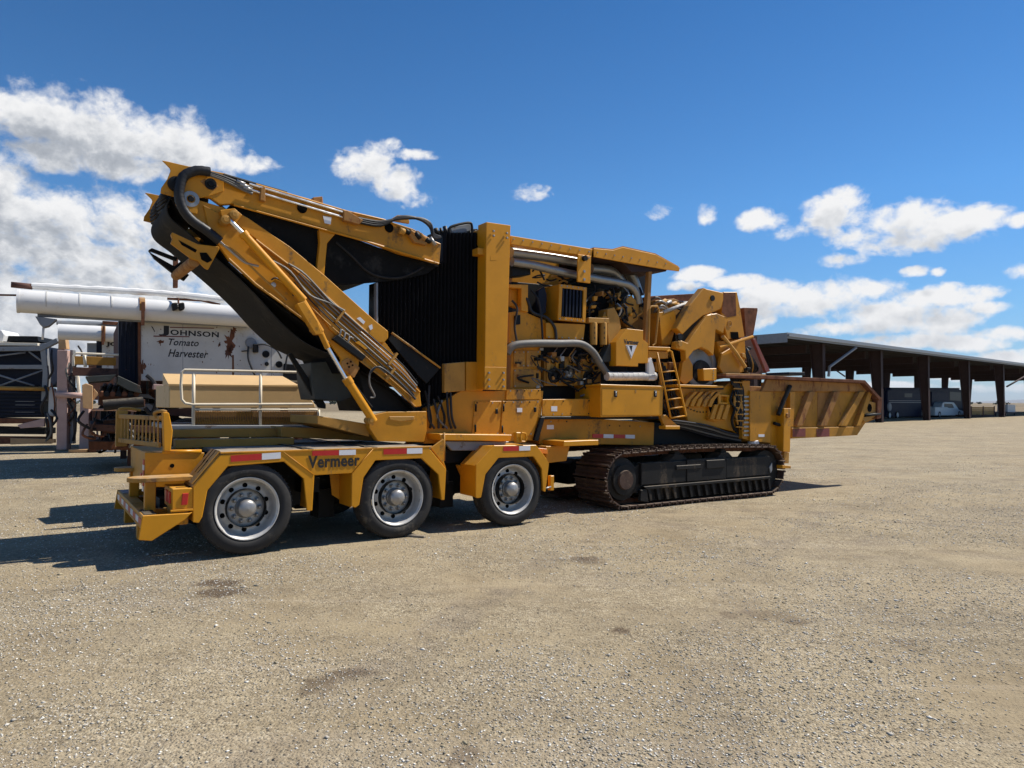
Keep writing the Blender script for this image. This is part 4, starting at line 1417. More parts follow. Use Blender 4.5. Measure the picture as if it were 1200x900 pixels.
# seams, ribs and bolts that break up the shrouds
for (xa, ya, xb, yb, nb_, v_) in ((600, 400, 637, 399, 6, .655), (643, 395, 682, 396.5, 6, .595), (658, 334.8, 684, 338, 5, .547), (656, 373.5, 683, 376, 5, .547), (602, 280, 690, 295, 9, .459), (700, 296, 780, 309, 9, .439), (682, 301, 690, 302, 2, .439)):
    for i in range(nb_):
        MB().disc(MF.at(lerp(xa, xb, i/(nb_-1)), lerp(ya, yb, i/(nb_-1)), v_), .011, -.008, 6).build('bolt', STEEL, grinder)
for i in range(12):                                   # saw-edged flap under the intake
    x = 656+i*2.4
    pl('saw_tooth', [(x, 373.5+i*.25), (x+2.2, 373.7+i*.25), (x+1.1, 370.3+i*.25)], .540, .548, YELC, 0)
pl('gauge_panel', [(603, 370), (610, 369), (610, 380), (603, 381)], .64, .66, BLK, .004)
K.tube('engine_hose', [(612, 345, .70), (618, 352, .62), (624, 366, .62), (640, 372, .60), (650, 384, .58), (652, 400, .58)], .022, HOSE, n=7, curve=5)
K.tube('engine_hose', [(622, 340, .70), (630, 350, .62), (634, 370, .60), (636, 400, .58)], .016, HOSE, n=6, curve=5)
K.tube('engine_hose', [(600, 352, .62), (606, 362, .60), (603, 382, .60), (606, 402, .60)], .016, HOSE, n=6, curve=5)
# filters
for (x, w2) in ((695.5, 5), (707, 5)):
    a_, b_ = MF.at(x, 378, .60), MF.at(x, 404, .60)
    fo = MB().lathe([(b_.z-a_.z, .0005), (b_.z-a_.z, .055), (-.02, .058), (0, .05), (0, .0005)], a_, 18, 'w').build('oil_filter', TAN, grinder)
    for j in range(3):
        q = MF.at(x+1.5, 384+j*6, .538)
        MB().box(q.x-.006, q.x+.006, .535, .541, q.z-.016, q.z+.016).build('filter_mark', INK, fo)
pl('filter_head', [(690, 372), (714, 373), (714, 379), (690, 378)], .56, .72, TAN)
pl('turbo_cover', [(712, 362), (720, 360), (726, 372), (728, 384), (722, 396), (714, 406), (712, 390)], .58, .80, TAN)
pl('turbo_housing', [(728, 352), (740, 346), (749, 356), (748, 374), (736, 384), (726, 372)], .66, .95, TAN)
pl('elbow_duct', [(714, 404), (722, 398), (721, 420), (714, 424), (704, 424)], .56, .70, DKGRN)
random.seed(11)
for i in range(30):                                   # smaller fittings crowding the engine
    x, y = random.uniform(688, 752), random.uniform(336, 400)
    if i % 3 == 0:
        cyl('engine_fitting', (x, y), (x+random.uniform(-8, 8), y+random.uniform(-4, 8)), random.uniform(.015, .04), random.choice([TAN, BLK, STEEL, RUSTY]), random.uniform(.68, .92), 8)
    elif i % 3 == 1:
        w2, h2 = random.uniform(3, 8), random.uniform(3, 8)
        pl('engine_block_piece', [(x, y), (x+w2, y+1), (x+w2, y+h2), (x, y+h2)], random.uniform(.7, .9), .96, random.choice([TAN, BLK, BLK, YEL, DKGRN]))
    else:
        K.tube('engine_hose', [(x, y, .8), (x+random.uniform(-6, 10), y+random.uniform(2, 10), .72), (x+random.uniform(-8, 14), y+random.uniform(8, 22), .8)], .014, HOSE, n=6, curve=4)
for i in range(14):
    x, y = random.uniform(640, 705), random.uniform(410, 450)
    K.tube('engine_hose', [(x, y, .75), (x+random.uniform(-10, 14), y+random.uniform(2, 10), .68), (x+random.uniform(-14, 18), y+random.uniform(6, 18), .75)], .016, random.choice([HOSE, HOSE, GREYH]), n=6, curve=4)
random.seed(31)
pl('engine_side', [(600, 404), (634, 402), (634, 456), (598, 456)], .76, .95, YEL)
for (x0_, y0_, x1_, y1_) in ((602, 411, 615, 430), (617, 411, 632, 430), (602, 433, 632, 454)):
    pl('access_panel', [(x0_, y0_), (x1_, y0_), (x1_, y1_), (x0_, y1_)], .745, .76, TAN, .004)
    for (bx, by) in ((x0_+1.5, y0_+1.5), (x1_-1.5, y0_+1.5), (x1_-1.5, y1_-1.5), (x0_+1.5, y1_-1.5)):
        MB().disc(MF.at(bx, by, .744), .010, -.007, 6).build('bolt', STEEL, grinder)
pl('engine_block', [(638, 418), (704, 418), (704, 452), (638, 452)], .80, .96, TAN)
for i in range(6):
    x = 641+i*10.5
    pl('block_rib', [(x, 420), (x+4, 420), (x+4, 450), (x, 450)], .765, .80, YEL if i % 2 else TAN, .004)
    p = MF.at(x+7, 424, .79)
    MB().lathe([(0, .028), (-.03, .026), (-.04, .012), (-.04, .0005)], p, 8).build('injector_cap', random.choice([BLK, STEEL, TAN]), grinder)
    K.tube('fuel_line', [(x+7, 424, .75), (x+5, 418, .70), (x+9, 412, .72), (x+12, 408, .80)], .010, random.choice([HOSE, STEEL, TAN]), n=5, curve=4)
for (x, y, r, m) in ((650, 440, .11, BLK), (668, 437, .075, STEEL), (690, 442, .095, BLK), (680, 426, .05, TAN)):
    p = MF.at(x, y, .74)
    MB().lathe([(.04, r), (0, r), (-.01, r*.8), (.015, r*.7), (.015, r*.3), (-.02, r*.25), (-.02, .0005)], p, 22).build('pulley', m, grinder)
K.tube('drive_belt', [(644, 434, .735), (668, 432, .735), (696, 436, .735), (696, 448, .735), (668, 443, .735), (645, 446, .735), (643, 440, .735), (644, 434, .735)], .010, RUB, n=5)
for i in range(15):
    x, y = random.uniform(600, 715), random.uniform(404, 452)
    K.tube('engine_hose', [(x, y, .72), (x+random.uniform(-10, 14), y+random.uniform(-6, 8), .66), (x+random.uniform(-14, 18), y+random.uniform(-6, 14), .68), (x+random.uniform(-18, 22), y+random.uniform(4, 18), .74)], random.uniform(.008, .018), random.choice([HOSE, HOSE, BLK, BLK, GREYH]), n=5, curve=4)
for i in range(22):
    x, y = random.uniform(602, 715), random.uniform(402, 452)
    w2, h2 = random.uniform(2, 6), random.uniform(2, 6)
    pl('engine_fitting', [(x, y), (x+w2, y), (x+w2, y+h2), (x, y+h2)], random.uniform(.68, .74), .80, random.choice([TAN, BLK, BLK, STEEL, RUSTY]), .004)
pl('rear_shade_panel', [(600, 300), (760, 318), (755, 346), (600, 332)], 1.5, 1.6, BLK)  # black panel added for the shaded interior below the top rail
for i in range(16):
    x, y = random.uniform(620, 680), random.uniform(318, 336)
    K.tube('engine_hose', [(x, y, .85), (x+6, y+random.uniform(-6, 6), .78), (x+14, y+random.uniform(-4, 10), .85)], random.uniform(.010, .02), random.choice([HOSE, BLK, TAN]), n=5, curve=3)
for i in range(26):
    x, y = random.uniform(690, 752), random.uniform(332, 372)
    K.tube('engine_hose', [(x, y, .66), (x+random.uniform(-8, 8), y+random.uniform(4, 10), .60), (x+random.uniform(-8, 8), y+random.uniform(10, 22), .66)], random.uniform(.008, .02), random.choice([HOSE, HOSE, BLK, STEEL, TAN]), n=5, curve=4)
for i in range(20):
    x, y = random.uniform(690, 752), random.uniform(334, 372)
    w2, h2 = random.uniform(2, 7), random.uniform(2, 6)
    pl('engine_fitting', [(x, y), (x+w2, y), (x+w2*.8, y+h2), (x, y+h2)], random.uniform(.58, .66), .78, random.choice([TAN, BLK, BLK, BLK, YEL, RUSTY]), .006)
# bolt rows and hinges on the covers
for (xa, ya, xb, yb, nb_, v_) in ((559, 472, 586, 472, 4, .604), (592, 471.5, 630, 471, 5, .600), (591, 508, 622, 508.5, 4, .600), (556, 508, 583, 508, 4, .604), (640, 470.5, 700, 469.5, 7, .597), (638, 485.5, 700, 484.5, 7, .597), (598, 458, 631, 458, 5, .597), (636, 494, 664, 494, 4, .72), (690, 498, 762, 500, 7, .72)):
    for i in range(nb_):
        MB().disc(MF.at(lerp(xa, xb, i/(nb_-1)), lerp(ya, yb, i/(nb_-1)), v_), .011, -.008, 6).build('bolt', random.choice([STEEL, YEL, BLK]), grinder)
for (x, y) in ((557.5, 478), (557, 502), (590, 478), (588.5, 503)):
    p = MF.at(x, y, .60)
    MB().tube([(p.x, .595, p.z-.05), (p.x, .595, p.z+.05)], .012, 6).build('hinge', BLK, grinder)
for (x, y) in ((627, 480), (582, 482)):
    p = MF.at(x, y, .595)
    MB().box(p.x-.02, p.x+.02, .585, .60, p.z-.035, p.z+.035).build('latch', BLK, grinder, .004)
for (x, y, w2, h2, m) in ((646, 476, 7, 6, WHT), (606, 478, 6, 5, WHT), (575, 300, 7, 5, YELC), (641, 498, 8, 5, WHT)):
    v_ = {575: .399, 641: .719}.get(x, .596)
    pl('decal', [(x, y), (x+w2, y), (x+w2, y+h2), (x, y+h2)], v_-.001, v_+.002, m, 0)
# the big grey hose bending down to the wrapped pipe
pipe('coolant_hose', [(594, 414, .60), (602, 405, .58), (625, 402.5, .55), (655, 402.5, .55), (680, 403, .55), (694, 412, .55), (702, 424, .55), (711, 437, .55), (718, 441, .55)], .055, GREYH)
pipe('wrapped_pipe', [(711, 441, .50), (740, 441, .50), (767, 441, .50)], .068, WRAP)
for i in range(9):
    p = MF.at(716+i*6, 441, .50)
    MB().tube([(p.x-.01, .5, p.z), (p.x+.012, .5, p.z)], .0705, 14).build('pipe_wrap_band', WRAP, grinder)
pl('bottle', [(759.5, 424), (764, 418), (768, 432), (769, 446), (760, 446)], .44, .52, WHITE, .02)
# belt guard with the emblem
BG = [(722, 401), (735, 385), (754, 387), (754, 398), (760, 403), (759.5, 425.5), (748, 425.5), (748, 429.5), (722, 428.5)]
pl('belt_guard', BG, .44, .60, YELC)
cE = MF.uw(740, 410, .44)
tri = [MF.uw(733.2, 404.2, .438), MF.uw(746.3, 404.6, .438), MF.uw(739.6, 420.3, .438)]
em = MB().prism(tri, .4365, .4405).build('emblem_plate', WHT, grinder)


def shrink(t3, k):
    cx, cy = sum(p[0] for p in t3)/3, sum(p[1] for p in t3)/3
    return [(cx+(p[0]-cx)*k, cy+(p[1]-cy)*k) for p in t3]


MB().prism(shrink(tri, .86), .434, .4364).build('emblem_field', INK, em)
a_, b_, c_ = shrink(tri, .80)
mid = ((a_[0]+b_[0])/2, (a_[1]+b_[1])/2)
vm = MB()
vm.prism([a_, (lerp(a_[0], b_[0], .22), a_[1]), (lerp(c_[0], mid[0], .30), lerp(c_[1], mid[1], .42)), c_], .4315, .4339)
vm.prism([(lerp(a_[0], b_[0], .62), b_[1]), b_, c_, (lerp(c_[0], mid[0], .30), lerp(c_[1], mid[1], .42))], .4315, .4339)
vm.build('emblem_letter', WHT, em)
lettering('lettering', 'Vermeer', MF.at(731, 400, .44).x, MF.at(748.5, 400, .44).x, MF.at(731, 403, .44).z, MF.at(731, 397.3, .44).z, .44, INK, grinder, offset=.03)
# tool box
TB = [(704, 453), (777.5, 453), (776.5, 487.5), (704, 489)]
tbx = pl('tool_box', TB, .34, .95, YELC, .008)
tq = K.P(TB, .34)
MB().box(tq[0][0]-.015, tq[1][0]+.02, .325, .95, tq[0][1]+.001, tq[0][1]+.035).build('lid', YELC, tbx, .006)
MB().box(tq[0][0]+.02, tq[1][0]-.03, .332, .34, tq[3][1]+.03, tq[0][1]-.03).build('door_panel', YELC, tbx, .004)
for x in (721.5, 768):
    p = MF.at(x, 461.5, .33)
    MB().box(p.x-.032, p.x+.032, .326, .334, p.z-.05, p.z+.05).build('latch', BLK, tbx, .004)
    MB().box(p.x-.012, p.x+.012, .316, .326, p.z-.03, p.z+.03).build('latch_handle', STEEL, tbx, .003)
p = MF.at(745, 458.5, .33)
MB().box(p.x-.016, p.x+.016, .329, .334, p.z-.022, p.z+.022).build('nameplate', TAN, tbx)
# ladder and hand rails
lad = MB().tube(K.pts3([(782, 412, .36), (784, 410.5, .36), (787, 412, .36), (804, 487, .30)]), .018, 8).build('ladder', YELC, grinder)
MB().tube(K.pts3([(764, 411, .62), (767, 411, .62), (770, 420, .62), (775, 451, .60)]), .018, 8).build('ladder_rail', YEL, lad)
la, lb_ = K.pts3([(787, 412, .36)])[0], K.pts3([(804, 487, .30)])[0]
lc, ld_ = K.pts3([(770, 413, .36)])[0], K.pts3([(786, 490, .30)])[0]
MB().tube([lc, ld_], .016, 8).build('ladder_rail', YEL, lad)
for i in range(6):
    t_ = .3+i*.14
    MB().tube([lc.lerp(ld_, t_), la.lerp(lb_, t_)], .013, 6).build('ladder_rung', YEL, lad)
pl('ladder_step', [(774, 487), (780, 486), (796, 500), (797, 503), (780, 503)], .34, .40, YEL)
pl('ladder_step', [(780, 499), (797, 499), (797, 503), (780, 503)], .25, .40, YELC)
K.tube('hand_rail', [(760, 405, .50), (761, 362, .50), (763, 359, .50), (770, 359, .50), (772, 363, .50), (768, 402, .50), (765, 405, .50)], .016, TAN, n=8)
pl('platform', [(760, 406), (786, 407), (786, 411), (760, 410)], .48, 1.2, YEL)
pl('platform_front', [(760, 411), (783, 412), (783, 420), (772, 420), (760, 419)], .52, .60, YEL)
pl('bay_filler', [(760, 420), (800, 420), (800, 490), (764, 489)], .95, 1.7, BLK)
for i in range(12):
    x, y = 768+(i % 4)*8, 424+(i//4)*22
    pl('bay_fitting', [(x, y), (x+6, y+1), (x+6, y+12), (x, y+11)], random.uniform(.62, .8), .95, random.choice([YEL, TAN, RUSTY, BLK]), .008)
for i in range(6):
    K.tube('hydraulic_line', [(776+i*3, 425+i*4, .70), (780+i*2, 445+i*3, .66), (776+i*4, 470, .70), (784+i*3, 488, .72)], .016, HOSE, n=6, curve=4)

# ---- mill end
pl('mill_body', [(768, 352), (790, 350), (806, 356), (840, 352), (868, 398), (868, 440), (800, 452), (788, 420), (766, 404)], .98, 1.9, TAN)
pl('mill_side', [(772, 366), (792, 364), (792, 384), (786, 404), (776, 404)], .70, .98, YEL)
pl('roll_cover', [(762, 347), (814, 344), (820, 350), (796, 360), (766, 362)], 1.1, 1.9, RUST)
random.seed(5)
for i in range(8):
    x, y = random.uniform(762, 800), random.uniform(348, 366)
    K.tube('mill_hose', [(x, y, .95), (x+8, y-2+random.uniform(-3, 3), .85), (x+18, y+random.uniform(-4, 6), .95)], .018, random.choice([HOSE, STEEL, HOSE, GREYH]), n=6, curve=4)
for i in range(5):
    cyl('mill_fitting', (772+i*6, 356+i), (780+i*6, 352+i*1.5), .035, random.choice([STEEL, TAN, BLK]), .92, 8)
K.tube('mill_bar', [(777, 366, .72), (806, 355, .72)], .03, WRAP)
pl('mill_shade_plate', [(790, 380), (812, 356), (850, 352), (852, 400), (840, 430), (800, 428), (792, 404)], .80, .98, BLK)  # black plate standing in for the shadowed gaps between the arms
pl('cavity_plate', [(815, 392), (846, 378), (846, 420), (836, 428), (812, 426)], .70, .80, TAN)
A1 = [(825, 337), (828, 338.5), (848, 343), (848, 352), (845, 362), (836, 366), (824, 370), (812, 380), (800, 392), (793, 385), (808, 358)]
pl('lift_arm', A1, .46, .60, YEL, .012)
MB().prism(K.P(A1, .46), 1.9, 2.02).build('lift_arm', YEL, grinder, .012)
MB().disc(MF.at(834.5, 349.5, .46), .05, -.02, 16).build('arm_pin', BLK, grinder)
pl('tower_plate', [(848, 342), (864, 342), (868, 362), (873, 395), (853, 398), (846, 372), (846, 356)], .50, .66, YEL, .012)
MB().prism(K.P([(848, 342), (864, 342), (868, 362), (873, 395), (853, 398), (846, 372), (846, 356)], .5), 1.9, 2.0).build('tower_plate', YEL, grinder, .012)
pl('tower_rust', [(848, 343), (862, 343), (863, 370), (852, 372), (846, 366)], .496, .50, RUST, 0)
MB().lathe([(0, .06), (-.006, .058), (-.006, .045), (0, .042)], MF.at(855, 379.5, .497), 20).build('gauge_ring', RUSTY, grinder)
pl('tower_hole', [(856, 389), (865, 389), (866, 397), (857, 397)], .495, .502, HOLE_SHADE, 0)
A2 = [(829, 369), (840, 367), (850, 371), (850, 380), (848, 391), (839, 386), (838, 399), (836.5, 417), (830, 411), (822, 407), (813, 411), (804, 423), (803, 411), (792, 408), (793, 400), (799, 399), (806, 402), (814, 390)]
pl('yoke_arm', A2, .42, .54, YEL, .012)
pl('yoke_top', [(825, 371), (834, 367), (842, 369), (830, 374)], .46, .60, YELC)
MB().lathe([(0, .06), (-.03, .055), (-.03, .0005)], MF.at(796, 395, .44), 16).build('arm_pin', BLK, grinder)
MB().lathe([(0, .05), (-.03, .045), (-.03, .0005)], MF.at(796, 403, .42), 16).build('arm_pin', TAN, grinder)
cd = MF.at(822, 430, .62)
MB().lathe([(.1, .40), (0, .40), (-.02, .37), (-.02, .30), (.02, .28), (.02, .0005)], cd, 36).build('drum_end', GREYP, grinder)
MB().lathe([(0, .24), (-.03, .23), (-.03, .0005)], (cd.x, .63, cd.z-.12), 28).build('drum_hub', BLK, grinder)
pl('drum_shroud', [(800, 425), (806, 416), (812, 428), (812, 444), (803, 451), (797, 446)], .54, .62, YEL)
pl('gear_box', [(824, 432), (840, 431.5), (840, 446), (825, 446)], .44, .58, YELC, .01)
for i in range(4):
    MB().disc(MF.at(836, 434.5+i*3, .439), .010, -.006, 8).build('gear_bolt', STEEL, grinder)
pl('right_plate', [(840, 400), (854, 399), (873, 396), (874, 412), (872, 436), (849, 440), (842, 436), (846, 422)], .56, .72, YEL, .01)
pl('side_wing', [(846, 414), (856, 408), (866, 424), (868, 438), (848, 439), (843, 430)], .50, .56, YEL, .008)
K.tube('brace_tube', [(847, 394, .44), (862, 413, .44), (873, 430, .44)], .035, TAN)
K.tube('brace_tube', [(843, 407, .44), (862, 401, .44), (882, 394.5, .44)], .028, YEL)
pl('rust_shield', [(872, 360.5), (888, 361), (888, 364), (883, 393), (874, 394)], .55, 1.6, RUST, .006)
pl('rust_strap', [(882.5, 397), (885.5, 397), (903, 435), (898, 436.5)], .40, .46, REDP, .005)
pl('end_wall', [(866, 396), (884, 394), (899, 437), (872, 440)], .80, 1.9, BROWN)
random.seed(41)
for i in range(16):
    x, y = random.uniform(866, 884), random.uniform(402, 434)
    pl('end_fitting', [(x, y), (x+random.uniform(2, 6), y+1), (x+random.uniform(2, 6), y+random.uniform(3, 8)), (x, y+4)], random.uniform(.5, .74), .80, random.choice([BLK, BLK, TAN, RUSTY, STEEL]), .006)
pl('hose_shade_plate', [(856, 443), (872, 443), (874, 514), (862, 506), (866, 470)], .535, .56, BLK)  # black plate painted in as the shade behind the hoses
for i in range(14):
    x = random.uniform(858, 870)
    y = random.uniform(444, 480)
    K.tube('mill_hose', [(x, y, .50), (x+random.uniform(-4, 5), y+12, .45), (x+random.uniform(-3, 6), y+24, .46), (x+random.uniform(0, 5), y+36, .50)], random.uniform(.012, .024), random.choice([HOSE, HOSE, BLK, GREYH, TAN]), n=6, curve=4)
for i in range(8):
    y = 447+i*7.5
    pl('hose_clamp', [(860+i*.5, y), (870+i*.3, y+.5), (870+i*.3, y+2), (860+i*.5, y+1.5)], .44, .47, random.choice([TAN, YEL, RUSTY]), .003)
for i in range(7):
    K.tube('mill_hose', [(870+i*2, 402+i*3, .62), (876+i*2, 420+i*2, .56), (878+i, 436, .62)], .020, random.choice([HOSE, BLK, HOSE, TAN]), n=6, curve=4)
pl('ledge', [(851, 437.5), (898, 438.5), (898, 442.5), (851, 441.5)], .36, .8, RUSTY)
# deck ledge and lower housing
pl('mill_ledge', [(794, 450.5), (848, 452), (848, 454.5), (794, 453.5)], .38, .9, YELC)
LH = [(797, 453), (848, 454), (858, 446), (868, 450), (873, 478), (873, 514), (860, 506), (836, 500), (806, 494)]
pl('lower_housing', LH, .56, 1.9, YEL, .012)
for i in range(5):
    x = 806+i*7
    pl('housing_rib', [(x-4, 476), (x-1, 468), (x+8, 459), (x+12, 459), (x+4, 468), (x, 477)], .47, .56, YEL, .004)
for i in range(7):
    MB().disc(MF.at(806+i*3.6, 478+i*.8+2*math.sin(i/6*3.14), .555), .012, -.01, 8).build('bolt', BLK, grinder)
for i in range(3):
    x = 838+i*7
    pl('motor_rib', [(x, 474), (x+4, 474), (x-1, 492), (x-6, 491)], .46, .56, YEL, .004)
pl('housing_seam', [(797, 453), (848, 454.5), (848, 456.5), (797, 455)], .52, .56, BLK, 0)
pl('housing_post', [(830, 458), (842, 457), (846, 466), (842, 494), (830, 492), (832, 474)], .50, .56, YEL, .01)
pl('housing_opening', [(834, 460), (841, 459), (841, 474), (833, 486), (831, 478)], .496, .501, HOLE_SHADE, 0)
fr_ = MB()
for q in ([(842, 462), (855, 463), (855, 465), (842, 464)], [(842, 471), (855, 472), (855, 474), (842, 473)], [(842, 464), (844.5, 464), (844.5, 471), (842, 471)], [(852.5, 465), (855, 465), (855, 472), (852.5, 472)]):
    fr_.prism(K.P(q, .48), .48, .56)
fr_.build('cover_frame', YELC, grinder, .004)
pl('motor_housing', [(842, 475), (856, 476), (852, 490), (840, 488)], .50, .56, TAN, .008)
MB().lathe([(0, .12), (-.05, .115), (-.06, .09), (-.06, .0005)], MF.at(862.5, 473, .52), 24).build('drive_motor', BLK, grinder)
for i in range(5):
    K.tube('mill_hose', [(856+i*2, 442, .50), (858+i*1.5, 450, .46), (866+i, 460, .46), (868+i, 480, .46), (867+i, 500, .48)], .017, HOSE, n=6, curve=5)
for i in range(5):
    K.tube('hydraulic_line', [(778, 492+i*2, .50+i*.03), (800, 494+i*2, .46+i*.03), (830, 499+i*3, .46+i*.03), (852, 507+i*2, .50+i*.03), (868, 510+i*2, .55)], .018, [HOSE, GREYH, HOSE, GREYH, HOSE][i], n=6, curve=4)
# flange with teeth, then side panels
pl('flange', [(870, 446), (879, 446), (879, 516), (870, 514)], .46, .56, YEL)
for i in range(10):
    y = 464+i*5
    pl('flange_bolt', [(872, y), (880, y), (880, y+2), (872, y+2)], .44, .46, STEEL, 0)
pl('side_plate', [(879, 458), (904, 459), (903, 519), (879, 517)], .42, 1.9, YEL)
pl('sticker', [(889, 509), (896, 509), (896, 512), (889, 512)], .415, .42, WHT, 0)
pl('lower_plate', [(903, 486), (921, 488), (920, 530), (903, 524)], .45, 1.9, YEL)
pl('leg', [(919, 478.5), (927.5, 478.5), (926, 530), (918, 529)], .30, .46, YELC, .008)
pl('leg_inner', [(919, 530), (925, 530), (924.5, 543), (919, 543)], .34, .42, TAN)
pl('leg_foot', [(917, 545), (927, 546), (927, 549), (917, 549)], .22, .5, YEL)
MB().lathe([(0, .05), (-.03, .045), (-.03, .0005)], MF.at(922.5, 487, .30), 14).build('leg_pin', RUSTY, grinder)
K.tube('hopper_cylinder', [(912, 486, .36), (918, 470, .36), (926, 452, .36)], .04, BLK)
K.tube('hopper_cylinder', [(907, 496, .40), (920, 500, .38)], .03, BLK)
# feed hopper
HW = [(894, 448), (1016, 452), (1032, 466), (1030, 489), (1014, 496), (1005, 509.5), (928, 513.5), (894, 500)]
pl('hopper_wall', HW, .46, .50, HOPY, .006)
MB().prism(K.P(HW, .46), 2.25, 2.29).build('hopper_wall', RUSTY, grinder, .006)
pl('hopper_top_rail', [(851, 439.5), (899, 440), (1014, 445.5), (1033, 466.5), (1031, 469), (1013, 449), (899, 444), (851, 442.5)], .30, .58, RUST, .006)
pl('hopper_band', [(899, 444.5), (1013, 449.5), (1021, 459), (893, 458.5)], .40, .46, RUSTY, .006)
pl('hopper_rail_bottom', [(928, 501.5), (1006, 500), (1005, 510), (928, 514)], .40, .46, HOPY, .006)
for (a_, b_) in ((929, 944), (957, 972)):
    pl('red_paint_patch', [(a_, 502.5), (b_, 502), (b_, 511.5), (a_, 512)], .396, .40, REDP, 0)
for (xt, xb, wd, m) in ((949, 934, 6.5, RUSTY), (978, 962, 7, RUSTY), (1008, 986, 6.5, HOPY), (1018, 1004, 5, HOPY)):
    pl('hopper_rib', [(xt, 459), (xt+wd, 459), (xb+wd, 499), (xb, 499)], .36, .46, m, .006)
pl('hopper_rib', [(926, 459), (932, 459), (930, 500), (926, 500)], .38, .46, YEL, .006)
pl('hopper_red_panel', [(958, 460), (975, 460), (966, 499), (958, 499)], .455, .46, RUSTY, 0)
pl('hopper_end_post', [(1028.5, 467), (1034, 466), (1032.5, 490), (1028, 491)], .34, .52, RUST, .005)
pl('hopper_end_box', [(1018, 470), (1027, 472), (1026, 488), (1014, 495), (1010, 490)], .38, .46, TAN, .006)
MB().disc(MF.at(1019, 478, .378), .085, -.004, 18).build('hopper_hole', HOLE_SHADE, grinder)
K.tube('hopper_lug', [(1013, 487, .36), (1031, 485, .36)], .03, BLK)
hf = K.P([(900, 470), (1012, 496), (1004, 508), (928, 512)], .5)
MB().prism(hf, .51, 2.24).build('hopper_floor', RUSTY, grinder)
pl('lamp_bar', [(925, 436), (943, 436), (944, 440), (924, 439)], 1.6, 2.2, BLK)

# ------------------------------------------------------------------ open pole shed on the right
SF = Frame((20.0, 50.0, -.10), R(41))
shed = thing('pole_shed', 'long open-sided dark steel shed with a flat pale roof edge at the right', 'shed', SF)
KS = Kit(SF, shed)
ST = SF.at(918, 391, 0).z
SLEN, SW = 120.0, 19.0
e0 = SF.at(918, 391, 0).x
rf = MB()
k = int(SLEN/.6)
rs = []
for i in range(k):
    a_ = e0+SLEN*i/k
    rs += [(a_, ST-.05), (a_+.22, ST-.05), (a_+.27, ST), (a_+.50, ST), (a_+.55, ST-.05)]
roof = MB().sheet(rs, -.25, SW, .03, False).build('roof', SHEDR, shed)
KS.box('roof_shade_sheet', (e0, e0+SLEN, -.24, SW-.01, ST-.088, ST-.072), ROOF_SHADE, roof, 0)  # added dark sheet: shade on the pale roof's underside put in as colour
KS.box('fascia', (e0-.05, e0+SLEN, -.32, -.26, ST-.34, ST+.06), GREYP, roof, 0)
KS.box('fascia', (e0-.12, e0-.06, -.32, SW+.1, ST-.62, ST+.04), GREYP, roof, 0)
KS.box('fascia', (e0-.05, e0+SLEN, SW+.01, SW+.07, ST-.34, ST+.06), SHEDR, roof, 0)
KS.box('gutter', (e0-.05, e0+SLEN, -.46, -.325, ST-.22, ST-.06), GREYP, roof, 0)
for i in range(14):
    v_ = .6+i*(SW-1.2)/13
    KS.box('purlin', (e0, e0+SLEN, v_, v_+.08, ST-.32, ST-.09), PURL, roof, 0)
cols = [966, 1034, 1089, 1136.5, 1177]
us = [SF.at(x, 480, .35).x for x in cols]
sp_ = us[-1]-us[-2]
us += [us[-1]+sp_*(i+1) for i in range(4)]
us = [us[0]-sp_*.8]+us
for a_ in us:
    if a_ > e0+SLEN:
        continue
    for v0, dirn in ((.35, 1), (SW-.4, -1)):
        w1 = ST-.33
        c = MB()
        c.box(a_-.22, a_+.22, v0-.02*dirn, v0+.02*dirn, -.1, w1)                       # outer flange
        c.add([(a_-.012, v0+.02*dirn, -.1), (a_+.012, v0+.02*dirn, -.1), (a_+.012, v0+.45*dirn, -.1), (a_-.012, v0+.45*dirn, -.1),
               (a_-.012, v0+.02*dirn, w1), (a_+.012, v0+.02*dirn, w1), (a_+.012, v0+0.95*dirn, w1), (a_-.012, v0+0.95*dirn, w1)],
              [(0, 1, 5, 4), (1, 2, 6, 5), (2, 3, 7, 6), (3, 0, 4, 7), (4, 5, 6, 7), (0, 3, 2, 1)])
        c.add([(a_-.22, v0+.45*dirn, -.1), (a_+.22, v0+.45*dirn, -.1), (a_+.22, v0+0.95*dirn, w1), (a_-.22, v0+0.95*dirn, w1),
               (a_-.22, v0+.49*dirn, -.1), (a_+.22, v0+.49*dirn, -.1), (a_+.22, v0+0.99*dirn, w1), (a_-.22, v0+0.99*dirn, w1)],
              [(0, 1, 2, 3), (5, 4, 7, 6), (0, 4, 5, 1), (3, 2, 6, 7), (0, 3, 7, 4), (1, 5, 6, 2)])
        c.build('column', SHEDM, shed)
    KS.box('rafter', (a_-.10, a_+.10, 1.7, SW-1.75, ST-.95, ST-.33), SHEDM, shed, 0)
KS.tube('downspout', [(971, 441, .1), (972, 430, .1), (1003, 407.5, -.3)], .11, GREYP, n=7)
KS.tube('downspout', [(1180, 453, .1), (1200, 441.5, -.3)], .10, SHEDM, n=7)
KS.tube('knee_brace', [(977, 432, 2.5), (990, 441, 2.5)], .06, SHEDM)

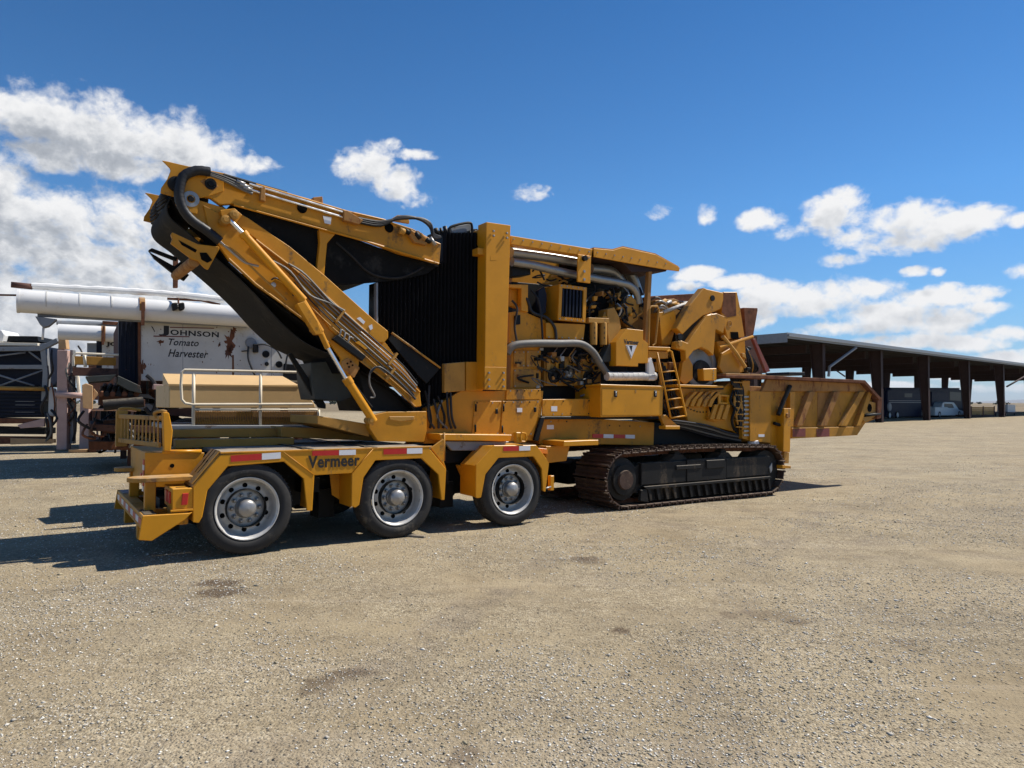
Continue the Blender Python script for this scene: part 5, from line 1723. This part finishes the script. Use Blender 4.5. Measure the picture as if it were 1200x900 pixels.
# vehicles kept under the shed
bus = thing('motorhome', 'dark navy motorhome parked in the shade under the shed behind the pickup', 'motorhome', SF)
KB = Kit(SF, bus)
V0 = 6.0
BP = [(1040, 457), (1046, 455.2), (1124, 455.5), (1128.5, 458), (1129, 486), (1126, 488.5), (1040, 488.5)]
KB.plate('body', BP, V0, V0+2.5, BUSN, bevel=.08)
KB.plate('roof_cap', [(1044, 454.2), (1125, 454.6), (1125, 455.6), (1044, 455.4)], V0+.1, V0+2.4, BUSN, bevel=.03)
for y, m in ((469.2, GREYP), (471.2, GREYP)):
    KB.plate('stripe', [(1042, y), (1086, y+.2), (1086, y+.9), (1042, y+.7)], V0-.02, V0, m, bevel=0)
for xa in (1060, 1094):
    KB.plate('window', [(xa, 461), (xa+9, 461), (xa+9, 465.5), (xa, 465.5)], V0-.015, V0, GLASS, bevel=0)
KB.plate('slide_out', [(1092, 459), (1112, 459), (1112, 476), (1092, 476)], V0-.35, V0, BUSN, bevel=.03)
KB.plate('windscreen', [(1113, 459), (1126, 460), (1126, 470), (1113, 469)], V0-.02, V0, GLASS, bevel=0)
for xa in (1043, 1052, 1110):
    p = SF.at(xa, 484, V0-.1)
    wl = MB().lathe([(0, .3), (-.02, .38), (.2, .38), (.2, .3)], (p.x, V0-.1, .38), 20).build('wheel', RUB, bus)
    MB().lathe([(.02, .30), (-.01, .27), (.05, .18), (.0, .0005)], (p.x, V0-.1, .38), 20).build('rim', ALU, wl)
MB().lathe([(0, .5), (-.1, .42), (-.12, .0005)], SF.at(1042, 477, V0-.05), 16).build('spare_cover', GREYP, bus)

truck = thing('pickup_truck', 'white pickup truck parked nose out between two shed columns', 'pickup', SF)
KT = Kit(SF, truck)
V1 = 4.6
KT.plate('body', [(1096, 477), (1111, 477), (1112, 479), (1124, 480), (1130, 482), (1130.5, 487), (1096, 487)], V1, V1+1.9, BLUEW, bevel=.06)
KT.plate('cab', [(1103.5, 477.4), (1105, 472), (1108, 471), (1118, 471.4), (1122, 477), (1124, 480), (1103.5, 480)], V1+.12, V1+1.78, BLUEW, bevel=.05)
KT.plate('window', [(1107, 473), (1116, 473.2), (1118, 478), (1107, 478)], V1+.09, V1+.12, GLASS, bevel=0)
KT.plate('windscreen', [(1119, 473.3), (1122.3, 477.5), (1122.8, 477.3), (1119.6, 472.8)], V1+.2, V1+1.7, GLASS, bevel=0)
KT.plate('bumper', [(1127, 484.5), (1131.5, 484.5), (1131.5, 487), (1127, 487)], V1-.03, V1+1.95, GREYP, bevel=.02)
KT.plate('headlight', [(1128, 481.8), (1131, 482), (1131, 484), (1128, 484)], V1-.01, V1+.25, WHT, bevel=.02)
KT.plate('headlight', [(1128, 481.8), (1131, 482), (1131, 484), (1128, 484)], V1+1.6, V1+1.91, WHT, bevel=.02)
for xa in (1101, 1124):
    p = SF.at(xa, 487, V1)
    wl = MB().lathe([(0, .2), (-.03, .34), (.22, .34), (.22, .2)], (p.x, V1-.02, .34), 18).build('wheel', RUB, truck)
    MB().lathe([(-.02, .21), (.02, .16), (-.03, .0005)], (p.x, V1-.02, .34), 14).build('rim', ALU, wl)

trl = thing('low_trailer', 'low pale brown slat-sided trailer standing past the shed column beside the pickup', 'trailer', SF)
KL = Kit(SF, trl)
V2 = 3.0
KL.plate('bed', [(1138, 486.2), (1166, 486.2), (1166, 488), (1138, 488)], V2, V2+2.2, BROWN)
for i in range(5):
    KL.plate('slat', [(1138, 477+i*1.8), (1166, 477+i*1.8), (1166, 478.6+i*1.8), (1138, 478.6+i*1.8)], V2, V2+.04, TAN, bevel=0)
    KL.plate('slat', [(1138, 477+i*1.8), (1166, 477+i*1.8), (1166, 478.6+i*1.8), (1138, 478.6+i*1.8)], V2+2.1, V2+2.14, TAN, bevel=0)
for xa in (1138, 1152, 1165):
    KL.plate('stake', [(xa, 476), (xa+1, 476), (xa+1, 492), (xa, 492)], V2-.05, V2-.01, BROWN, bevel=0)
for xa in (1148, 1156):
    p = SF.at(xa, 490, V2)
    MB().lathe([(0, .12), (-.02, .3), (.2, .3), (.2, .12)], (p.x, V2+.05, .3), 14).build('wheel', RUB, trl)

tnk = thing('water_tank', 'white box tank on a dark steel stand beside the last shed column', 'tank', SF)
KW = Kit(SF, tnk)
KW.plate('tank', [(1181, 474), (1190, 474.5), (1190, 483), (1181, 483)], V2, V2+1.2, WHITE, bevel=.05)
KW.plate('shelf', [(1167, 483.2), (1191, 483.4), (1191, 484.6), (1167, 484.4)], V2-.1, V2+1.3, BROWN, bevel=0)
for xa in (1167, 1179, 1189):
    for v_ in (V2, V2+1.1):
        p = SF.at(xa, 489, V2)
        MB().box(p.x, p.x+.10, v_, v_+.10, -.05, SF.at(xa, 484, V2).z).build('stand_leg', SHEDM, tnk)

# ------------------------------------------------------------------ tomato harvesters on the left
def stains(kit, pts, v, m):
    return kit.plate('rust_patch', pts, v-.003, v+.002, m, bevel=0)


HF = Frame((-6.3, 15.0, .18), R(31))
har = thing('tomato_harvester', 'weathered white tomato harvester with a long white tube and black lettering behind the conveyor', 'harvester', HF)
KH = Kit(HF, har)
a_, b_ = HF.at(21, 351, -.25), HF.at(166, 363, -.25)
b2 = HF.at(300, 374, -.25)
b2.z = b_.z-.02
a_.z = b_.z = (a_.z+b_.z)/2
MB().tube([a_, b_.lerp(b2, .98)], .215, 28).build('white_tube', WHITE, har)
MB().tube([a_-Vector((.012, 0, 0)), a_+Vector((.03, 0, 0))], .222, 28).build('tube_end', WHITE, har)
MB().tube([b_-Vector((.05, 0, 0)), b_+Vector((.05, 0, 0))], .222, 24).build('tube_clamp', RUSTY, har)
MB().box(b_.x-.02, b_.x+.04, -.50, -.46, b_.z-.36, b_.z+.10).build('clamp_bracket', RUST, har)
for t_ in (.22, .48, .74):
    c_ = a_.lerp(b_, t_)
    MB().tube([c_-Vector((.012, 0, 0)), c_+Vector((.012, 0, 0))], .2175, 28).build('tube_seam', WHITEP, har)
MB().box(a_.x+.3, b_.x+2.0, -.2, -.08, a_.z-.26, a_.z-.20).build('tube_beam', GREYP, har)
r0, r1, r2, r3 = [HF.at(*q, -.15) for q in ((37, 335, ), (130, 340), (200, 344.5), (262, 351))]
rp = spline([r0, r1, r2, r3], 12)
random.seed(3)
MB().tube(rp, [.062+random.uniform(-.010, .012) for _ in rp], 10).build('tarp_roll', TARP, har)
MB().tube([HF.at(13, 333.5, -.15), HF.at(38, 336, -.15)], .055, 8).build('roll_core', BROWN, har)
KH.tube('thin_rod', [(-40, 345, -.15), (21, 346, -.15)], .018, RUST)
KH.plate('discharge_cone', [(41, 370.5), (67, 374), (57, 382), (51, 383.5), (46, 379)], -.35, -.05, GREYP)
KH.tube('cone_stem', [(51, 383, -.2), (50, 398, -.2)], .02, WHITE)
for x in (205, 213):
    KH.plate('work_light', [(x-4, 355), (x+3, 354), (x+4, 362), (x-2, 364)], -.62, -.45, BLK, bevel=.02)
KH.tube('light_arm', [(200, 350, -.3), (209, 350, -.5), (209, 356, -.5)], .02, RUST)
KH.tube('rust_rail', [(196, 350, -.1), (236, 352, -.1), (258, 357, -.1)], .025, RUST)
KH.plate('mast', [(203, 300), (209, 300), (208.5, 337), (203, 337)], .2, .3, RUST)
# lettered side panel and what stands beside it
JP = [(165, 374), (346, 379), (372, 448), (165, 446)]
KH.plate('side_panel', JP, 0, .10, WHITEP)
KH.plate('body_roof', [(163, 370), (352, 376), (352, 379), (163, 374.5)], -.15, 4.6, WHITEP)
KH.plate('dark_panel', [(139, 375), (162, 376), (162, 452), (139, 448)], .15, .4, NAVY)
KH.plate('panel_edge', [(162, 376), (165, 376), (165, 450), (162, 452)], -.03, .3, RUST)
for i in range(4):
    KH.plate('panel_slat', [(141+i*5.3, 377), (143+i*5.3, 377), (143+i*5.3, 449), (141+i*5.3, 449)], .13, .15, NAVY)
KH.plate('rear_body', [(139, 376), (350, 380), (372, 470), (139, 465)], 1.2, 4.4, BROWN)
A = lambda x, y: HF.at(x, y, 0)
lettering('lettering', 'J', A(186, 390).x, A(198, 390).x, A(186, 393.5).z, A(190, 381.5).z, 0, INK, har, offset=.03)
lettering('lettering', 'OHNSON', A(199.5, 392).x, A(256.5, 392).x, A(199.5, 392.4).z, A(199.5, 386).z, 0, INK, har, offset=.03, slope=-.012, spacing=1.1)
KH.plate('letter_bar', [(199, 383), (251, 384.2), (251, 385.2), (199, 384.2)], -.003, .002, INKR, bevel=0)
KH.plate('letter_bar', [(180, 393.2), (222, 394), (222, 395.2), (180, 394.6)], -.003, .002, INKR, bevel=0)
KH.plate('letter_bar', [(177, 382), (179, 383), (182, 389), (181, 389)], -.003, .002, INK, bevel=0)
lettering('lettering', 'Tomato', A(197.5, 400).x, A(233, 400).x, A(197.5, 404.5).z, A(197.5, 396.5).z, 0, INK, har, offset=.018, shear=.30, spacing=1.05, slope=-.01)
lettering('lettering', 'Harvester', A(197, 415).x, A(244, 415).x, A(197, 418).z, A(197, 409).z, 0, INK, har, offset=.018, shear=.30, spacing=1.05, slope=-.01)
random.seed(21)


def blotch(cx, cy, rx, ry, m, k_=23):
    q = []
    for i in range(k_):
        an = 2*math.pi*i/k_
        f = random.uniform(.35, 1.2)
        q.append((cx+rx*f*math.cos(an), cy+ry*f*math.sin(an)))
    return stains(KH, q, 0, m)


blotch(269, 401, 8, 14, RUST)
blotch(268, 412, 6, 9, BROWN)
blotch(274, 387, 4, 4, RUST)
blotch(188, 401, 4.5, 2.4, RUST)
blotch(257, 404, 2, 3, RUST)
blotch(167, 430, 4, 8, RUST)
for i in range(46):
    x_, y_ = random.choice([(269, 402), (188, 400), (200, 384), (240, 378), (170, 432), (250, 440), (300, 436), (230, 425)])
    r_ = random.uniform(.25, .9)
    blotch(x_+random.gauss(0, 12), y_+random.gauss(0, 8), r_, r_*random.uniform(.7, 2.4), random.choice([RUST, BROWN, RUST, GREYP]), 9)
for xs_ in (214, 318):
    stains(KH, [(xs_, 378), (xs_+.5, 378), (xs_+.5, 446), (xs_, 446)], 0, GREYP)
stains(KH, [(272, 416), (274, 416), (274.5, 442), (272, 442)], 0, RUST)
# control panel: round gauges and looped hoses
for (x, y, r) in ((311.5, 415, .078), (327, 427, .075), (312.5, 426.5, .045)):
    MB().lathe([(0, r), (-.03, r*.95), (-.03, .0005)], A(x, y), 18).build('gauge', BLK, har)
MB().lathe([(0, .12), (-.04, .11), (-.045, .0005)], A(294, 402), 18).build('valve_body', GREYP, har)
KH.plate('valve_block', [(297, 403), (303, 403), (303, 413), (297, 413)], -.10, 0, BLK, bevel=.01)
KH.tube('hose', [(291, 406, -.05), (291, 420, -.08), (296, 434, -.08), (302, 446, -.05)], .022, HOSE, n=6, curve=5)
KH.tube('hose', [(300, 404, -.08), (312, 404, -.1), (324, 410, -.1), (330, 420, -.06)], .020, HOSE, n=6, curve=5)
KH.tube('hose', [(283, 411.5, -.03), (292, 411, -.05)], .012, BLK)
KH.tube('hose', [(334, 434, -.05), (336, 420, -.05), (340, 410, -.05), (345, 424, -.05)], .02, HOSE, n=6, curve=5)
KH.plate('dark_housing', [(333, 426), (352, 428), (352, 446), (332, 445)], -.06, .0, BLK)
# working parts below the panel: chutes, rollers, frames, hoses
KH.plate('chute', [(100, 441), (136, 439), (130, 446), (104, 448)], -.6, .4, DKGRN)
KH.plate('chute', [(138, 440), (164, 452), (166, 461), (152, 458), (138, 450)], -.7, .1, DKGRN)
KH.plate('roller_table', [(116, 462), (170, 468), (170, 476), (116, 475)], -.4, 1.0, BROWN)
for i in range(7):
    x = 118+i*7
    p = HF.at(x, 462, -.6)
    MB().tube([(p.x, -.6, p.z), (p.x+.1, .8, p.z+.2)], .05, 8).build('roller', RUB if i % 2 else RUST, har)
pr2 = HF.at(121, 475, -.75)
pr3 = HF.at(168, 471, -.75)
MB().tube([pr2, pr3], .10, 12).build('front_roller', RUB, har)
KH.plate('orange_guard', [(96, 451), (101, 449), (109, 452), (109, 480), (97, 478)], -.65, -.35, CARDB, bevel=.01)
KH.plate('orange_guard', [(110, 455), (116, 462), (112, 466), (109, 470)], -.6, -.4, CARDB)
KH.plate('crossbar', [(180, 450), (197, 451), (197, 458), (180, 456)], -.8, -.5, PINK)
KH.plate('main_frame', [(106, 497), (200, 500), (200, 508), (106, 505)], -.3, 2.8, BROWN)
KH.plate('main_frame', [(104, 517), (200, 519), (200, 528), (104, 527)], .2, 3.0, RUST)
KH.plate('side_sill', [(85, 430), (138, 432), (138, 441), (85, 440)], .2, .4, BROWN)
KH.plate('end_guard', [(86, 417), (136, 419), (136, 428), (86, 427)], 1.0, 1.2, TAN)
KH.tube('guard_rail', [(86, 429, .1), (86, 417, .1), (89, 414, .1), (139, 416, .1)], .024, CREAM, n=7)
KH.tube('guard_rail', [(99, 416, .1), (100, 430, .1)], .03, CREAM, n=7)
for i in range(9):
    x = random.uniform(100, 180)
    y = random.uniform(470, 510)
    KH.plate('linkage', [(x, y), (x+random.uniform(10, 34), y+random.uniform(-5, 6)), (x+random.uniform(10, 30), y+random.uniform(4, 12)), (x, y+4)], random.uniform(-.3, .5), random.uniform(.6, 1.0), random.choice([BROWN, RUST, BLK, DKGRN]))
for i in range(10):
    x = random.uniform(96, 175)
    y = random.uniform(455, 505)
    KH.tube('hose', [(x, y, -.3), (x+random.uniform(-8, 8), y+12, -.5), (x+random.uniform(-6, 14), y+random.uniform(16, 26), -.3), (x+random.uniform(0, 20), y+random.uniform(2, 20), -.2)], random.uniform(.015, .03), random.choice([HOSE, HOSE, GREYH, RUST]), n=6, curve=5)
KH.tube('hose', [(172, 440, -.6), (180, 448, -.65), (184, 466, -.65), (178, 484, -.6), (170, 478, -.6)], .04, HOSE, n=7, curve=5)
KH.tube('frame_pipe', [(108, 480, -.5), (150, 480, -.5), (160, 481, -.5)], .025, PINK)
for (x, y) in ((222, 512),):
    p = HF.at(x, y, .2)
    wl = MB().lathe([(.0, .30), (-.03, .42), (-.01, .52), (.04, .55), (.34, .55), (.38, .42), (.38, .3)], (p.x, .2, .53), 30).build('wheel', RUB, har)
    MB().lathe([(.0, .31), (.05, .27), (.12, .2), (.10, .0005)], (p.x, .2, .53), 20).build('rim', RUST, wl)
for x in (150, 250, 330):
    p = HF.at(x, 500, .5)
    MB().box(p.x, p.x+.14, .5, .64, 0, HF.at(x, 446, .5).z).build('frame_post', BROWN, har)
    MB().box(p.x, p.x+.14, 3.9, 4.04, 0, HF.at(x, 446, .5).z).build('frame_post', BROWN, har)
p = HF.at(340, 500, .5)
for (u_, v_) in ((p.x, .8), (p.x, 3.6), (p.x-2.2, 3.6)):
    wl = MB().lathe([(.0, .30), (-.03, .42), (-.01, .52), (.04, .55), (.34, .55), (.38, .42), (.38, .3)], (u_, v_, .53), 24).build('wheel', RUB, har)

random.seed(77)
for i in range(40):
    x, y = random.uniform(110, 190), random.uniform(446, 520)
    v_ = random.uniform(.3, 2.2)
    c_ = random.random()
    if c_ < .4:
        KH.plate('machine_bar', [(x, y), (x+random.uniform(14, 50), y+random.uniform(-6, 6)), (x+random.uniform(14, 50), y+random.uniform(3, 9)), (x, y+random.uniform(2, 5))], v_, v_+random.uniform(.05, .5), random.choice([BROWN, RUST, BLK, BLK, DKGRN, GREYP]))
    elif c_ < .7:
        KH.plate('machine_post', [(x, y-random.uniform(10, 30)), (x+random.uniform(2, 5), y-random.uniform(10, 30)), (x+random.uniform(2, 6), 528), (x, 528)], v_, v_+.12, random.choice([BROWN, RUST, BLK, PINK, DKGRN]))
    else:
        KH.tube('hose', [(x, y, v_), (x+random.uniform(-8, 8), y+8, v_-.15), (x+random.uniform(-12, 12), y+20, v_-.1), (x+random.uniform(-14, 20), y+random.uniform(8, 28), v_)], random.uniform(.015, .035), random.choice([HOSE, HOSE, RUST, GREYH]), n=6, curve=4)
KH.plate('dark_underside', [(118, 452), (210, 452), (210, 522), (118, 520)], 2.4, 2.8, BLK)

# the second harvester farther back
H2 = Frame((-10.2, 21.0, .18), R(31))
ha2 = thing('tomato_harvester', 'second white harvester with a shorter tube, half hidden behind the lettered one', 'harvester', H2)
K2 = Kit(H2, ha2)
a_, b_ = H2.at(68, 387, -.25), H2.at(150, 394, -.25)
a_.z = b_.z = (a_.z+b_.z)/2
MB().tube([a_, b_+Vector((3.5, 0, 0))], .215, 24).build('white_tube', WHITE, ha2)
c_ = H2.at(121, 391, -.25)
MB().tube([(c_.x-.05, -.25, a_.z), (c_.x+.05, -.25, a_.z)], .222, 20).build('tube_clamp', RUSTY, ha2)
K2.plate('clamp_strap', [(120, 382), (123, 382), (122, 404), (119, 404)], -.50, -.47, RUST)
K2.tube('tarp_roll', [(66, 378, -.1), (112, 379, -.1), (160, 383, -.1)], .06, GREYP)
K2.tube('rust_rail', [(120, 378, -.2), (160, 380, -.2)], .05, RUST)
K2.plate('grey_panel', [(102, 402), (113, 402), (113, 428), (102, 428)], 0, .1, GREYP)
K2.plate('dark_panel', [(113, 399), (119.5, 399), (119.5, 431), (113, 431)], .05, .3, NAVY)
K2.plate('side_panel', [(119.5, 399), (200, 402), (200, 434), (119.5, 432)], 0, .10, WHITEP)
B = lambda x, y: H2.at(x, y, 0)
lettering('lettering', 'JO', B(124, 404).x, B(139, 404).x, B(124, 406.5).z, B(124, 400.5).z, 0, INK, ha2, offset=.05)
K2.plate('rear_body', [(104, 402), (200, 404), (200, 470), (104, 468)], 1.0, 4.0, BROWN)
K2.plate('main_frame', [(108, 480), (200, 484), (200, 505), (108, 500)], .2, 3.6, BROWN)
for (x, v_) in ((190, 2.4), (190, 3.4)):
    p = H2.at(x, 500, .2)
    MB().lathe([(.0, .2), (-.03, .42), (.04, .55), (.34, .55), (.38, .3)], (p.x, v_, .53), 20).build('wheel', RUB, ha2)

# dark harvest trailer at the left edge
LF = Frame((-14.2, 20.6, .19), R(12))
lt = thing('harvest_trailer', 'dark navy slatted machine with two faded pink posts at the left edge', 'trailer', LF)
KL2 = Kit(LF, lt)
KL2.plate('upper_box', [(-60, 404), (49, 405), (50, 452), (-60, 453)], .25, 2.5, NAVY)
KL2.plate('lower_box', [(-60, 456), (51, 457), (51, 489), (-60, 490)], .05, 2.5, NAVY)
for i in range(7):
    y = 459+i*4.2
    KL2.plate('slat', [(-60, y), (51, y+.3), (51, y+2.6), (-60, y+2.3)], -.02, .05, NAVY, bevel=.01)
    if i in (2, 3, 5):
        KL2.plate('bright_edge', [(18, y+2.7), (40, y+2.8), (40, y+3.3), (18, y+3.2)], -.01, .05, GREYP, bevel=0)
KL2.plate('top_box', [(5, 393.5), (44, 394), (45, 400), (5, 400)], .4, 1.6, BLK)
KL2.plate('white_hopper', [(-20, 391), (2, 386), (6, 392), (4, 401), (-20, 402)], .2, 1.2, WHITE, bevel=.03)
KL2.plate('frame_beam', [(-60, 400), (44, 402), (44, 405), (-60, 404)], -.05, .2, CREAM)
KL2.plate('frame_beam', [(-60, 407), (46, 406), (66, 396), (68, 401), (48, 411), (-60, 412)], -.15, .0, GREYP)
KL2.plate('frame_beam', [(-60, 427.5), (52, 427.5), (52, 432.5), (-60, 432)], -.10, .05, GREYP)
KL2.plate('frame_post', [(46, 403), (53, 402), (56, 440), (54, 470), (48, 470), (50, 436)], -.12, .1, GREYP)
for q in ([(-60, 424, -.05), (30, 413, -.05)], [(34, 412, -.05), (50, 424, -.05)], [(-10, 437, -.05), (40, 452, -.05)], [(0, 452, -.05), (50, 434, -.05)], [(-60, 440, -.05), (-20, 452, -.05)]):
    KL2.tube('brace', q, .028, GREYP, n=6)
KL2.tube('pink_pipe', [(-60, 453.5, -.2), (57, 456, -.2)], .062, TAN, n=10)
KL2.plate('sheet_edge', [(-60, 489), (50, 491), (50, 496), (-60, 497)], -.10, .6, RUST)
KL2.plate('sheet_flap', [(20, 498), (52, 490), (52, 500), (24, 502)], -.14, -.06, PINK)
KL2.plate('axle_drum', [(-60, 499), (52, 502), (52, 509), (-60, 508)], .1, .9, BLK)
KL2.plate('ground_timber', [(-60, 511), (56, 512), (56, 520), (-60, 521)], -.1, .2, RUST)
KL2.plate('ground_timber', [(12, 513.5), (64, 514.5), (64, 519), (12, 521)], -.2, -.1, CARDB)
KL2.plate('white_guard', [(57, 454), (63, 455), (65, 470), (63, 488), (56, 487)], -.1, .1, WHITE, bevel=.02)
KL2.plate('post', [(67, 410), (79, 410.5), (78, 527), (66, 527)], -.30, .05, PINK, bevel=.01)
KL2.plate('post_head', [(68.5, 396), (76.5, 396), (78, 409), (68, 409)], -.25, .0, CARDB, bevel=.01)
KL2.plate('post', [(94, 465), (104, 465.5), (104, 527), (92.5, 527)], -.30, .05, PINK, bevel=.01)
KL2.tube('pink_pipe', [(66, 462, -.34), (106, 464.5, -.34)], .09, PINK, n=10)
KL2.tube('cream_rod', [(86, 435, -.3), (91, 442, -.3), (93, 464, -.3)], .05, CREAM, n=8)
KL2.plate('grey_post', [(82, 410), (85.5, 410), (86, 520), (82, 520)], -.1, .1, GREYP)
random.seed(9)
for i in range(12):
    x = random.uniform(52, 62) if i % 2 else random.uniform(80, 92)
    y = random.uniform(405, 490)
    KL2.tube('hose', [(x, y, -.2), (x+random.uniform(-6, 8), y+10, -.3), (x+random.uniform(-6, 8), y+24, -.25), (x+random.uniform(-4, 4), y+34, -.15)], random.uniform(.02, .04), random.choice([HOSE, HOSE, RUST, GREYH]), n=6, curve=5)
KL2.plate('lattice', [(57, 470), (62, 470), (60, 520), (54, 520)], .0, .1, RUST)
for (x, y, w2, h2, m, nm, lab, cat) in ((80, 528, 22, 4, CARDB, 'timber_offcut', 'short pale timber offcut on the gravel at the foot of the pink posts', 'timber'),
                                        (118, 519, 27, 14, WHITE, 'white_block', 'dirty white block on the ground under the harvester, left of the dolly gate', 'block'),
                                        (104, 526, 9, 7, RUST, 'rusty_block', 'small rusty block on the ground between pink post and white block', 'block')):
    fr_ = Frame((LF.o.x, LF.o.y-1.3 if nm != 'white_block' else 19.3, .2), R(12))
    p0, p1 = fr_.at(x, y+h2, 0), fr_.at(x+w2, y, 0)
    hh = max(.06, p1.z-p0.z)
    ob = MB().box(0, p1.x-p0.x, 0, .35, 0, hh).build(nm, m, None, .015)
    pw = fr_.m @ Vector((p0.x, 0, 0))
    ob.matrix_world = Matrix.Translation((pw.x, pw.y, gz(pw.x, pw.y))) @ Matrix.Rotation(R(12), 4, 'Z')
    tag(ob, lab, cat)

# ------------------------------------------------------------------ tan cover with guard rail beyond the dolly
CF2 = Frame(tuple(MF.m @ Vector((0, 2.56, .02))), YAW)
cv = thing('engine_cover', 'tan sheet cover with cream guard rail and brown mesh standing beyond the dolly deck', 'machine cover', CF2)
KC = Kit(CF2, cv)
BX = [(198, 450), (354, 450), (369, 474), (370, 478), (198, 478)]
KC.plate('cover', BX, .45, 1.7, TANBOX, bevel=.012)
q = KC.P([(198, 450), (354, 450)], .45)
tc_ = KC.P([(198, 450), (350, 450)], .45)
MB().add([(tc_[0][0]-.01, .44, tc_[0][1]+.002), (tc_[1][0]+.01, .44, tc_[0][1]+.002), (tc_[1][0]-.10, .95, tc_[0][1]+.16), (tc_[0][0]-.01, .95, tc_[0][1]+.16),
          (tc_[0][0]-.01, .44, tc_[0][1]-.02), (tc_[1][0]+.01, .44, tc_[0][1]-.02), (tc_[1][0]-.10, .95, tc_[0][1]+.0), (tc_[0][0]-.01, .95, tc_[0][1]+.0)],
         [(0, 1, 2, 3), (7, 6, 5, 4), (0, 4, 5, 1), (1, 5, 6, 2), (2, 6, 7, 3), (3, 7, 4, 0)]).build('cover_top', TANBOX, cv)
KC.plate('mesh_back', [(228, 482), (373, 482), (373, 498), (228, 498)], .10, .14, MESH)
mw = MB()
for i in range(72):
    x = 229+i*2
    for s_ in (1, -1):
        m0, m1 = CF2.at(x, 481.5 if s_ > 0 else 497, .085), CF2.at(x+1.6, 497 if s_ > 0 else 481.5, .085)
        mw.tube([m0, m1], .004, 3, False)
mw.build('mesh_wires', TAN, cv)['kind'] = 'stuff'
KC.tube('guard_rail', [(365, 436.5, .05), (216, 433.5, .05), (213, 436, .05), (212, 450, .05), (213, 468, .05), (217, 472.5, .05), (226, 474, .05), (366, 473.5, .05)], .018, CREAM, n=8)
KC.tube('guard_rail', [(228, 480, .05), (372, 480, .05)], .014, CREAM, n=8)
for (x, y) in ((227, 438), (305.5, 438), (373.5, 480)):
    KC.tube('guard_post', [(x, y, .06), (x-.5, 499, .06)], .022, CREAM, n=8)
KC.plate('platform_edge', [(200, 498.5), (400, 498.5), (400, 504), (200, 504)], .0, 1.8, GREYP)
pe = KC.P([(200, 504), (400, 504)], 0)
for i in range(4):
    uu = lerp(pe[0][0]+.1, pe[1][0]-.2, i/3)
    for vv in (.1, 1.6):
        MB().box(uu, uu+.12, vv, vv+.12, 0, pe[0][1]-.002).build('platform_leg', BROWN, cv)

# long tan beams lying along the far side of the deck
for (pts, v0, v1, m) in (([(203, 503), (352, 501), (352, 512), (203, 513)], 1.5, 1.75, TAN), ([(206, 515), (345, 513), (345, 521), (206, 526)], 1.2, 1.40, TAN)):
    MB().prism([MF.uw(x, y, v0) for x, y in pts], v0, v1).build('side_beam', m, dolly, .008)

# white rag lying on the track
rag = MB()
pp = MF.at(885, 519.5, .45)
bm_ = bmesh.new()
bmesh.ops.create_icosphere(bm_, subdivisions=2, radius=1)
random.seed(4)
for v_ in bm_.verts:
    v_.co = Vector((v_.co.x*.10, v_.co.y*.10, max(v_.co.z, -.45)*.075))*random.uniform(.8, 1.2)
rag.add([v_.co[:] for v_ in bm_.verts], [tuple(q.index for q in f.verts) for f in bm_.faces])
bm_.free()
ro = rag.build('rag', TARP, None)
ro.matrix_world = Matrix.Translation(MF.m @ Vector((pp.x, .50, pp.z)))
tag(ro, 'crumpled white rag lying on top of the crawler track near the leg', 'rag')

# far line of bushes along the field edge
tl = MB()
random.seed(14)
for i in range(420):
    x = random.uniform(-700, 900)
    y = 640+random.uniform(-25, 25)
    if random.random() < .35:
        continue
    h = random.uniform(1.5, 4.5)
    for j in range(5):
        cx, cy, cz, r = x+random.uniform(-3, 3), y+random.uniform(-2, 2), h*random.uniform(.3, .75), h*random.uniform(.25, .5)
        pts = [(cx+r*math.cos(a_)*random.uniform(.6, 1.2), cy+random.uniform(-r, r), cz+r*math.sin(a_)*random.uniform(.6, 1.1)) for a_ in [k_*1.05 for k_ in range(6)]]
        o_ = len(tl.v)
        tl.add(pts+[(cx, cy, cz)], [(k_, (k_+1) % 6, 6) for k_ in range(6)])
tlo = tl.build('tree_line', mat('far_foliage', (.05, .06, .032), .9, 0, .3, .3), None)
tlo['kind'] = 'stuff'
tlo['label'] = 'low dark line of bushes at the far edge of the fields'

# ------------------------------------------------------------------ air
hz = MB().box(-17000, 17500, -5000, 21500, -11.5, 260).build('haze', BLK, None)
hz.data.materials.clear()
hm_ = bpy.data.materials.new('thin_haze')
hm_.use_nodes = True
hm_.node_tree.nodes.clear()
_n = N(hm_.node_tree)
_v = _n.n('ShaderNodeVolumePrincipled')
_v.inputs['Color'].default_value = (.80, .88, 1.0, 1)
_v.inputs['Density'].default_value = .00004
_o = _n.n('ShaderNodeOutputMaterial')
_n.l(_v.outputs[0], _o.inputs['Volume'])
hz.data.materials.append(hm_)
hz['kind'] = 'stuff'
